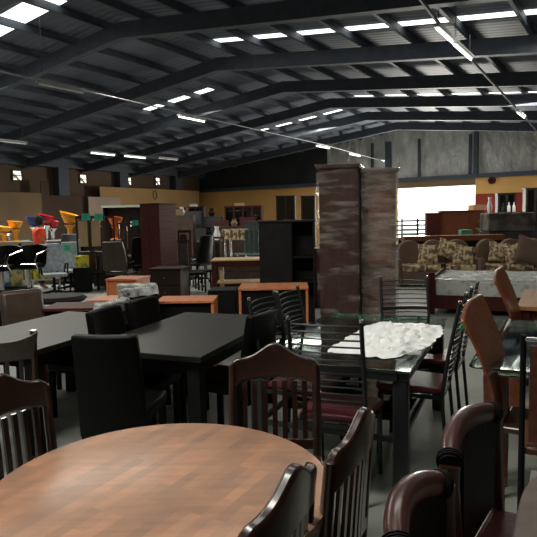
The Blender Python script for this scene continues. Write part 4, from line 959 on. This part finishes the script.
bar_stool(mat('maroon_plastic', (0.1, 0.01, 0.01), 0.3), 'dark maroon stool between the yellow and blue ones', 8, 226, 15.6, 12, 0.2, True)
# canopy shelf
t = thing('display_shelf', 'shelf unit with a pale greenish top between the orange stool and the tall red cabinet', 'shelf', (at(124, 16), 16, 0))
MB().box((0, 0, 2.0), (1.1, 0.5, 0.06)).build('top', mat('greenish_white', (0.3, 0.36, 0.3), 0.5), t)
for s in (-1, 1): MB().box((s * 0.5, 0, 1.0), (0.04, 0.4, 1.98)).build('side', M_black, t)
for z in (0.5, 1.2): MB().box((0, 0, z), (1.0, 0.4, 0.03)).build('board', M_black, t)
MB().box((0, 0.19, 1.0), (1.0, 0.02, 1.96)).build('back_board', M_blind, t)
# salon chairs, left edge
def salon_chair(label, px, py, Y, rot):
    q = PD(px, py, Y); t = thing('salon_chair', label, 'chair', (q.x, q.y, 0), rot, 'black salon chairs with chrome arm loops')
    z = q.z - 0.35
    b = MB(); b.slab(lambda u, v: (((-0.26 + 0.52 * u) * (1 + 0.1 * v), -0.16 - 0.04 * v - 0.14 * (1 - (2 * u - 1) ** 2), z - 0.02 + 0.36 * v + 0.03 * math.sin(PI * u)), (0, 1, 0)), 12, 5, 0.05)
    b.build('backrest', M_leather, t, bev=0.015)
    MB().box((0, 0.05, z - 0.02), (0.5, 0.46, 0.1)).build('seat', M_leather, t, bev=0.03)
    for s in (-1, 1): MB().tube([(s * 0.29, -0.22, z + 0.28), (s * 0.3, -0.05, z + 0.25), (s * 0.3, 0.2, z + 0.2), (s * 0.3, 0.27, z + 0.1), (s * 0.29, 0.22, z), (s * 0.24, 0.1, z - 0.05)], 0.014, 8).build('arm_loop', M_chrome, t)
    MB().tube([(-0.3, 0.24, z + 0.02), (0.3, 0.24, z + 0.02)], 0.012, 8).build('front_tube', M_chrome, t)
    MB().tube([(0, 0, 0.05), (0, 0, z - 0.05)], 0.035, 12).build('column', M_chrome, t); MB().lathe([(0, 0.06), (0.1, 0.05), (0.27, 0.02), (0.27, 0), (0, 0)], seg=28).build('base', M_chrome, t)
    return t
salon_chair('black salon chair with chrome arm loops at the left edge, left one', 0, 247, 10.2, R(170))
salon_chair('black salon chair with chrome arm loops in front of the yellow boxes, right one', 27, 246, 10.6, R(172))
# low shelf of yellow boxes behind the salon chairs
x0, x1 = at(24, 13.0), at(52, 13.0)
t = thing('goods_rack', 'pale rack of yellow product boxes below the person', 'rack', ((x0 + x1) / 2, 13.1, 0)); w_ = x1 - x0
for z in (0.3, 0.62, 0.94): MB().box((0, 0, z), (w_, 0.4, 0.02)).build('shelf', M_white, t)
for s in (-1, 1): MB().box((s * (w_ / 2), -0.18, 0.5), (0.03, 0.03, 1.0)).build('post', M_white, t); MB().box((s * (w_ / 2), 0.18, 0.5), (0.03, 0.03, 1.0)).build('post', M_white, t)
M_ybox = mix_mat('printed_yellow_carton', (0.8, 0.6, 0.05), (0.15, 0.3, 0.08), 'noise', 9, 0.5, 0.6, 0.4)
names_h = ['upper', 'lower']; names_x = ['leftmost', 'second from left', 'third from left', 'rightmost']
for j, z in enumerate((0.635, 0.315)):
    for k in range(4):
        goods('product_box', 'yellow and green printed product box, %s on the %s rack shelf' % (names_x[k], names_h[j]), 'box', (x0 + x1) / 2 - w_ / 2 + w_ * (k + 0.5) / 4, 13.05, z, w_ * 0.2, 0.25, 0.26, M_ybox, rot=0.05 * (k - 1), grp='product boxes on the pale rack')
q = PD(12, 285, 12.6)
goods('product_box', 'printed blue and white product box low at the left edge between the salon chairs', 'box', at(3, 12.2), 12.2, 0.25, 0.25, 0.2, 0.4, mix_mat('printed_blue_carton', (0.5, 0.6, 0.65), (0.05, 0.15, 0.35), 'noise', 7, 0.45, 0.6, 0.4))
goods('product_box', 'printed tan product box low beside the blue one', 'box', at(13, 12.2), 12.2, 0.25, 0.22, 0.2, 0.4, mix_mat('printed_tan_carton', (0.6, 0.45, 0.2), (0.12, 0.2, 0.1), 'noise', 8, 0.45, 0.6, 0.4))
goods('low_stand', 'low dark stand under the blue and tan product boxes', 'stand', at(8, 12.2), 12.2, 0, 0.7, 0.4, 0.24, M_black)
goods('product_box', 'yellow product box on a stand right of the film-covered office chairs', 'box', at(80, 13.0), 13.0, 0.56, 0.26, 0.2, 0.26, M_ybox)
goods('low_stand', 'dark stand under the single yellow product box', 'stand', at(80, 13.0), 13.0, 0, 0.34, 0.3, 0.55, M_black)
# person
def person(label, px, pyhead, Y, rot):
    q = PD(px, pyhead, Y); hgt = q.z
    t = thing('person', label, 'person', (q.x, q.y, 0), rot)
    s = hgt / 1.68
    def skin_body(name, pts, edges, rad, m):
        me = bpy.data.meshes.new(name); me.from_pydata([Vector(p_) * s for p_ in pts], edges, []); me.materials.append(m)
        o = bpy.data.objects.new(name, me); COL.objects.link(o); o.parent = t
        k = o.modifiers.new('skin', 'SKIN'); k.use_smooth_shade = True
        for v, r_ in zip(me.skin_vertices[0].data, rad): v.radius = (r_[0] * s, r_[1] * s) if isinstance(r_, tuple) else (r_ * s, r_ * s)
        me.skin_vertices[0].data[0].use_root = True
        sd = o.modifiers.new('sub', 'SUBSURF'); sd.levels = 1; sd.render_levels = 2
        return o
    pts = [(0, 0, 0.92), (0, 0, 1.1), (0, 0.0, 1.28), (0, 0.01, 1.4), (0, 0.02, 1.46), (0, 0.045, 1.53), (0, 0.05, 1.62),
           (0.18, 0, 1.37), (0.23, 0.0, 1.12), (0.17, 0.2, 1.0), (0.14, 0.27, 0.99),
           (-0.18, 0, 1.37), (-0.24, 0.01, 1.12), (-0.17, 0.21, 1.02), (-0.13, 0.28, 1.01),
           (0.09, 0, 0.85), (0.1, 0.01, 0.48), (0.1, -0.02, 0.08), (0.11, 0.12, 0.03),
           (-0.09, 0, 0.85), (-0.1, 0.03, 0.48), (-0.1, 0.0, 0.08), (-0.11, 0.13, 0.03)]
    ed = [(0, 1), (1, 2), (2, 3), (3, 4), (4, 5), (5, 6), (3, 7), (7, 8), (8, 9), (9, 10), (3, 11), (11, 12), (12, 13), (13, 14), (0, 15), (15, 16), (16, 17), (17, 18), (0, 19), (19, 20), (20, 21), (21, 22)]
    rad = [(0.14, 0.1), (0.13, 0.1), (0.15, 0.11), (0.11, 0.08), 0.05, (0.07, 0.085), (0.07, 0.085), 0.055, 0.042, 0.03, 0.035, 0.055, 0.042, 0.03, 0.035, 0.085, 0.06, 0.04, 0.035, 0.085, 0.06, 0.04, 0.035]
    skin_body('body', pts, ed, rad, M_skin)
    up = [(0, 0, 0.9), (0, 0, 1.1), (0, 0, 1.28), (0, 0.01, 1.41), (0.185, 0, 1.37), (0.215, 0, 1.2), (-0.185, 0, 1.37), (-0.22, 0, 1.2)]
    skin_body('shirt', up, [(0, 1), (1, 2), (2, 3), (3, 4), (4, 5), (3, 6), (6, 7)], [(0.18, 0.14), (0.18, 0.14), (0.2, 0.15), (0.12, 0.1), 0.085, 0.08, 0.085, 0.08], M_shirt)
    lg = [(0, 0, 0.94), (0.09, 0, 0.82), (0.1, 0.01, 0.48), (0.1, -0.02, 0.1), (-0.09, 0, 0.82), (-0.1, 0.03, 0.48), (-0.1, 0, 0.1)]
    skin_body('trousers', lg, [(0, 1), (1, 2), (2, 3), (0, 4), (4, 5), (5, 6)], [(0.15, 0.11), 0.1, 0.075, 0.06, 0.1, 0.075, 0.06], M_trouser)
    b = MB()
    b.lathe([(0, 0.13), (0.07, 0.11), (0.1, 0.05), (0.1, -0.02), (0.09, -0.08), (0.05, -0.1)], (0, 0.02, 1.59), 20, 0.9, 1.05)
    for v in b.bm.verts:
        if v.co.y > 0.09 and v.co.z < 1.66: v.co.y = 0.075
        v.co *= s
    b.build('hair', M_hair, t)
    for sx in (-1, 1):
        MB().lathe([(0, 0.012), (0.012, 0), (0, -0.012)], (sx * 0.032 * s, 0.132 * s, 1.6 * s), 8).build('eye', M_black, t)
        for k in range(4): MB().tube([Vector((sx * (0.12 + 0.014 * k), 0.29, 1.0)) * s, Vector((sx * (0.11 + 0.014 * k), 0.33, 0.985)) * s, Vector((sx * (0.105 + 0.013 * k), 0.35, 0.965)) * s], 0.008, 6).build('finger', M_skin, t)
        MB().tube([Vector((sx * 0.13, 0.27, 1.0)) * s, Vector((sx * 0.095, 0.3, 1.01)) * s], 0.009, 6).build('thumb', M_skin, t)
    MB().lathe([(0, 0.02), (0.012, 0), (0.014, -0.02), (0, -0.025)], (0, 0.143 * s, 1.575 * s), 8).build('nose', M_skin, t)
    MB().box((0, 0.132 * s, 1.535 * s), (0.04, 0.006, 0.008)).build('mouth', mat('lips', (0.25, 0.07, 0.06), 0.5), t)
    return t
person('person in an orange-red T-shirt standing among the display chairs at left, head turned away', 38, 217, 13.7, R(-55))
# more dark goods: chairs under the wall, tables with goods (silhouettes seen at the back)
for k, (px, Y, r_, lab) in enumerate([(118, 15.6, 20, 'dark high-back chair under the greenish shelf'), (128, 15.2, -15, 'dark high-back chair right of the orange stool'), (133, 14.3, 10, 'dark high-back chair left of the tall red cabinet'),
                                      (101, 14.9, 0, 'dark high-back chair behind the tan-backed chairs'), (181, 15.5, 30, 'dark high-back chair directly right of the tall red cabinet'), (187, 16.5, -20, 'dark high-back chair behind the black office chair')]):
    t0 = tall_chair(lab, at(px, Y), Y, R(r_), 0.25 if k < 4 else 0.0)
    t0['group'] = 'dark high-back chairs at the back'
    for c_ in t0.children:
        if c_.name.startswith('back_panel'): c_.data.materials.clear(); c_.data.materials.append(M_darkwood)
    if k < 4: goods('low_stand', 'low dark stand under the ' + lab, 'stand', at(px, Y), Y, 0, 0.5, 0.5, 0.24, M_black)
# stools / legs on the pale floor in the middle
for k, (px, py) in enumerate([(196, 292), (205, 289)]):
    q = P(px, py, 0); t = thing('low_stool', ['low dark stool on the pale floor behind the low brown cabinet, left one', 'low dark stool on the pale floor beside the pale-topped table, right one'][k], 'stool', (q.x, q.y, 0), R(20), 'low dark stools')
    MB().box((0, 0, 0.42), (0.42, 0.36, 0.05)).build('seat', M_black, t, bev=0.01)
    for sx in (-1, 1):
        for sy in (-1, 1): MB().box((sx * 0.18, sy * 0.15, 0.2), (0.035, 0.035, 0.4)).build('leg', M_black, t)
        MB().box((sx * 0.18, 0, 0.12), (0.025, 0.3, 0.025)).build('stretcher', M_black, t)
q = P(60, 301, 0.45)
t = thing('coffee_table', 'low dark brown table with a rounded top between the left table and office chairs', 'table', (at(52, 7.6), 7.6, 0), 0)
MB().lathe([(0, 0.62), (0.3, 0.62), (0.34, 0.58), (0.3, 0.54), (0, 0.54)], seg=28, sx=1.2).build('tabletop', M_hazeblack, t); MB().lathe([(0.06, 0.54), (0.06, 0.05), (0.22, 0.02), (0.22, 0), (0, 0)], seg=20).build('pedestal', M_black, t)
# more goods in the dark middle of the hall
M_dim = [mat('dim_brown_goods', (0.06, 0.035, 0.025), 0.6, var=0.3), mat('dim_grey_goods', (0.05, 0.055, 0.06), 0.5, var=0.3), mat('dim_red_goods', (0.09, 0.02, 0.018), 0.5, var=0.3)]
for k, (px, Y, w_, h, m, lab) in enumerate([(182, 20, 0.9, 1.75, 0, 'dark brown chest behind the tall red cabinet'), (193, 21, 0.6, 1.9, 1, 'dark grey upright chest before the corner cabinet'),
        (212, 21.5, 0.8, 1.7, 1, 'dark grey chest left of the long low cabinet'), (221, 20.5, 0.5, 1.55, 2, 'dark red chest behind the glass display tables'),
        (236, 19.5, 1.2, 1.35, 0, 'dark brown chest behind the patterned packs'), (256, 18.8, 0.7, 1.5, 1, 'dark grey chest left of the tall open cabinet'), (247, 20.5, 0.5, 1.65, 2, 'dark red narrow chest in front of the long low cabinet')]):
    cabinet('chest', lab, (at(px, Y), Y, 0), R(-8 + 3 * k), w_, 0.45, h, M_dim[m], cols=1 if w_ < 0.7 else 2, rows=3, crown=0.015)
for k, (px, Y, r_, lab) in enumerate([(183, 13.6, 200, 'dark open-backed chair in front of the chairs right of the tall red cabinet'), (204, 15.6, 150, 'dark open-backed chair beside the black office chair'), (222, 15.9, -30, 'dark open-backed chair between the glass display tables')]):
    t0 = tall_chair(lab, at(px, Y), Y, R(r_), 0.0); t0['group'] = 'dark open-backed chairs in the middle'; t0.scale = (0.95, 0.95, 0.85)
    for c_ in t0.children:
        if c_.name.startswith('back_panel'): c_.data.materials.clear(); c_.data.materials.append(M_blind)
for k, (px, z, h, kd, m, lab) in enumerate([(182, 1.75, 0.3, 'vase', M_white, 'white vase on the dark brown chest behind the tall red cabinet'), (180, 1.75, 0.22, 'box', M_ply, 'brown carton on the dark brown chest behind the tall red cabinet'),
        (212, 1.7, 0.3, 'vase', M_black, 'dark vase on the dark grey chest left of the long low cabinet'), (234, 1.35, 0.25, 'vase', M_ply, 'brown vase on the chest behind the patterned packs')]):
    Y = [20, 20, 21.5, 19.5][k]; goods('vase' if kd == 'vase' else 'carton', lab, 'vase' if kd == 'vase' else 'box', at(px, Y), Y, z, 0.25, 0.25, h, m, kind=kd)
cabinet('chest', 'dark red-brown chest in the gap between the open dark cabinet and the wrapped wardrobe', (at(316, 10.2), 10.2, 0), 0, 0.4, 0.4, 1.05, M_dim[2], cols=1, rows=3, crown=0.01)
cabinet('chest', 'low dark chest added behind the pale-topped table to darken the gap under it', (at(238, 13.9), 13.9, 0), R(-3), 1.05, 0.4, 0.62, M_dim[0], cols=2, rows=2, crown=0.01)  # added chest, darkens the floor view under the table
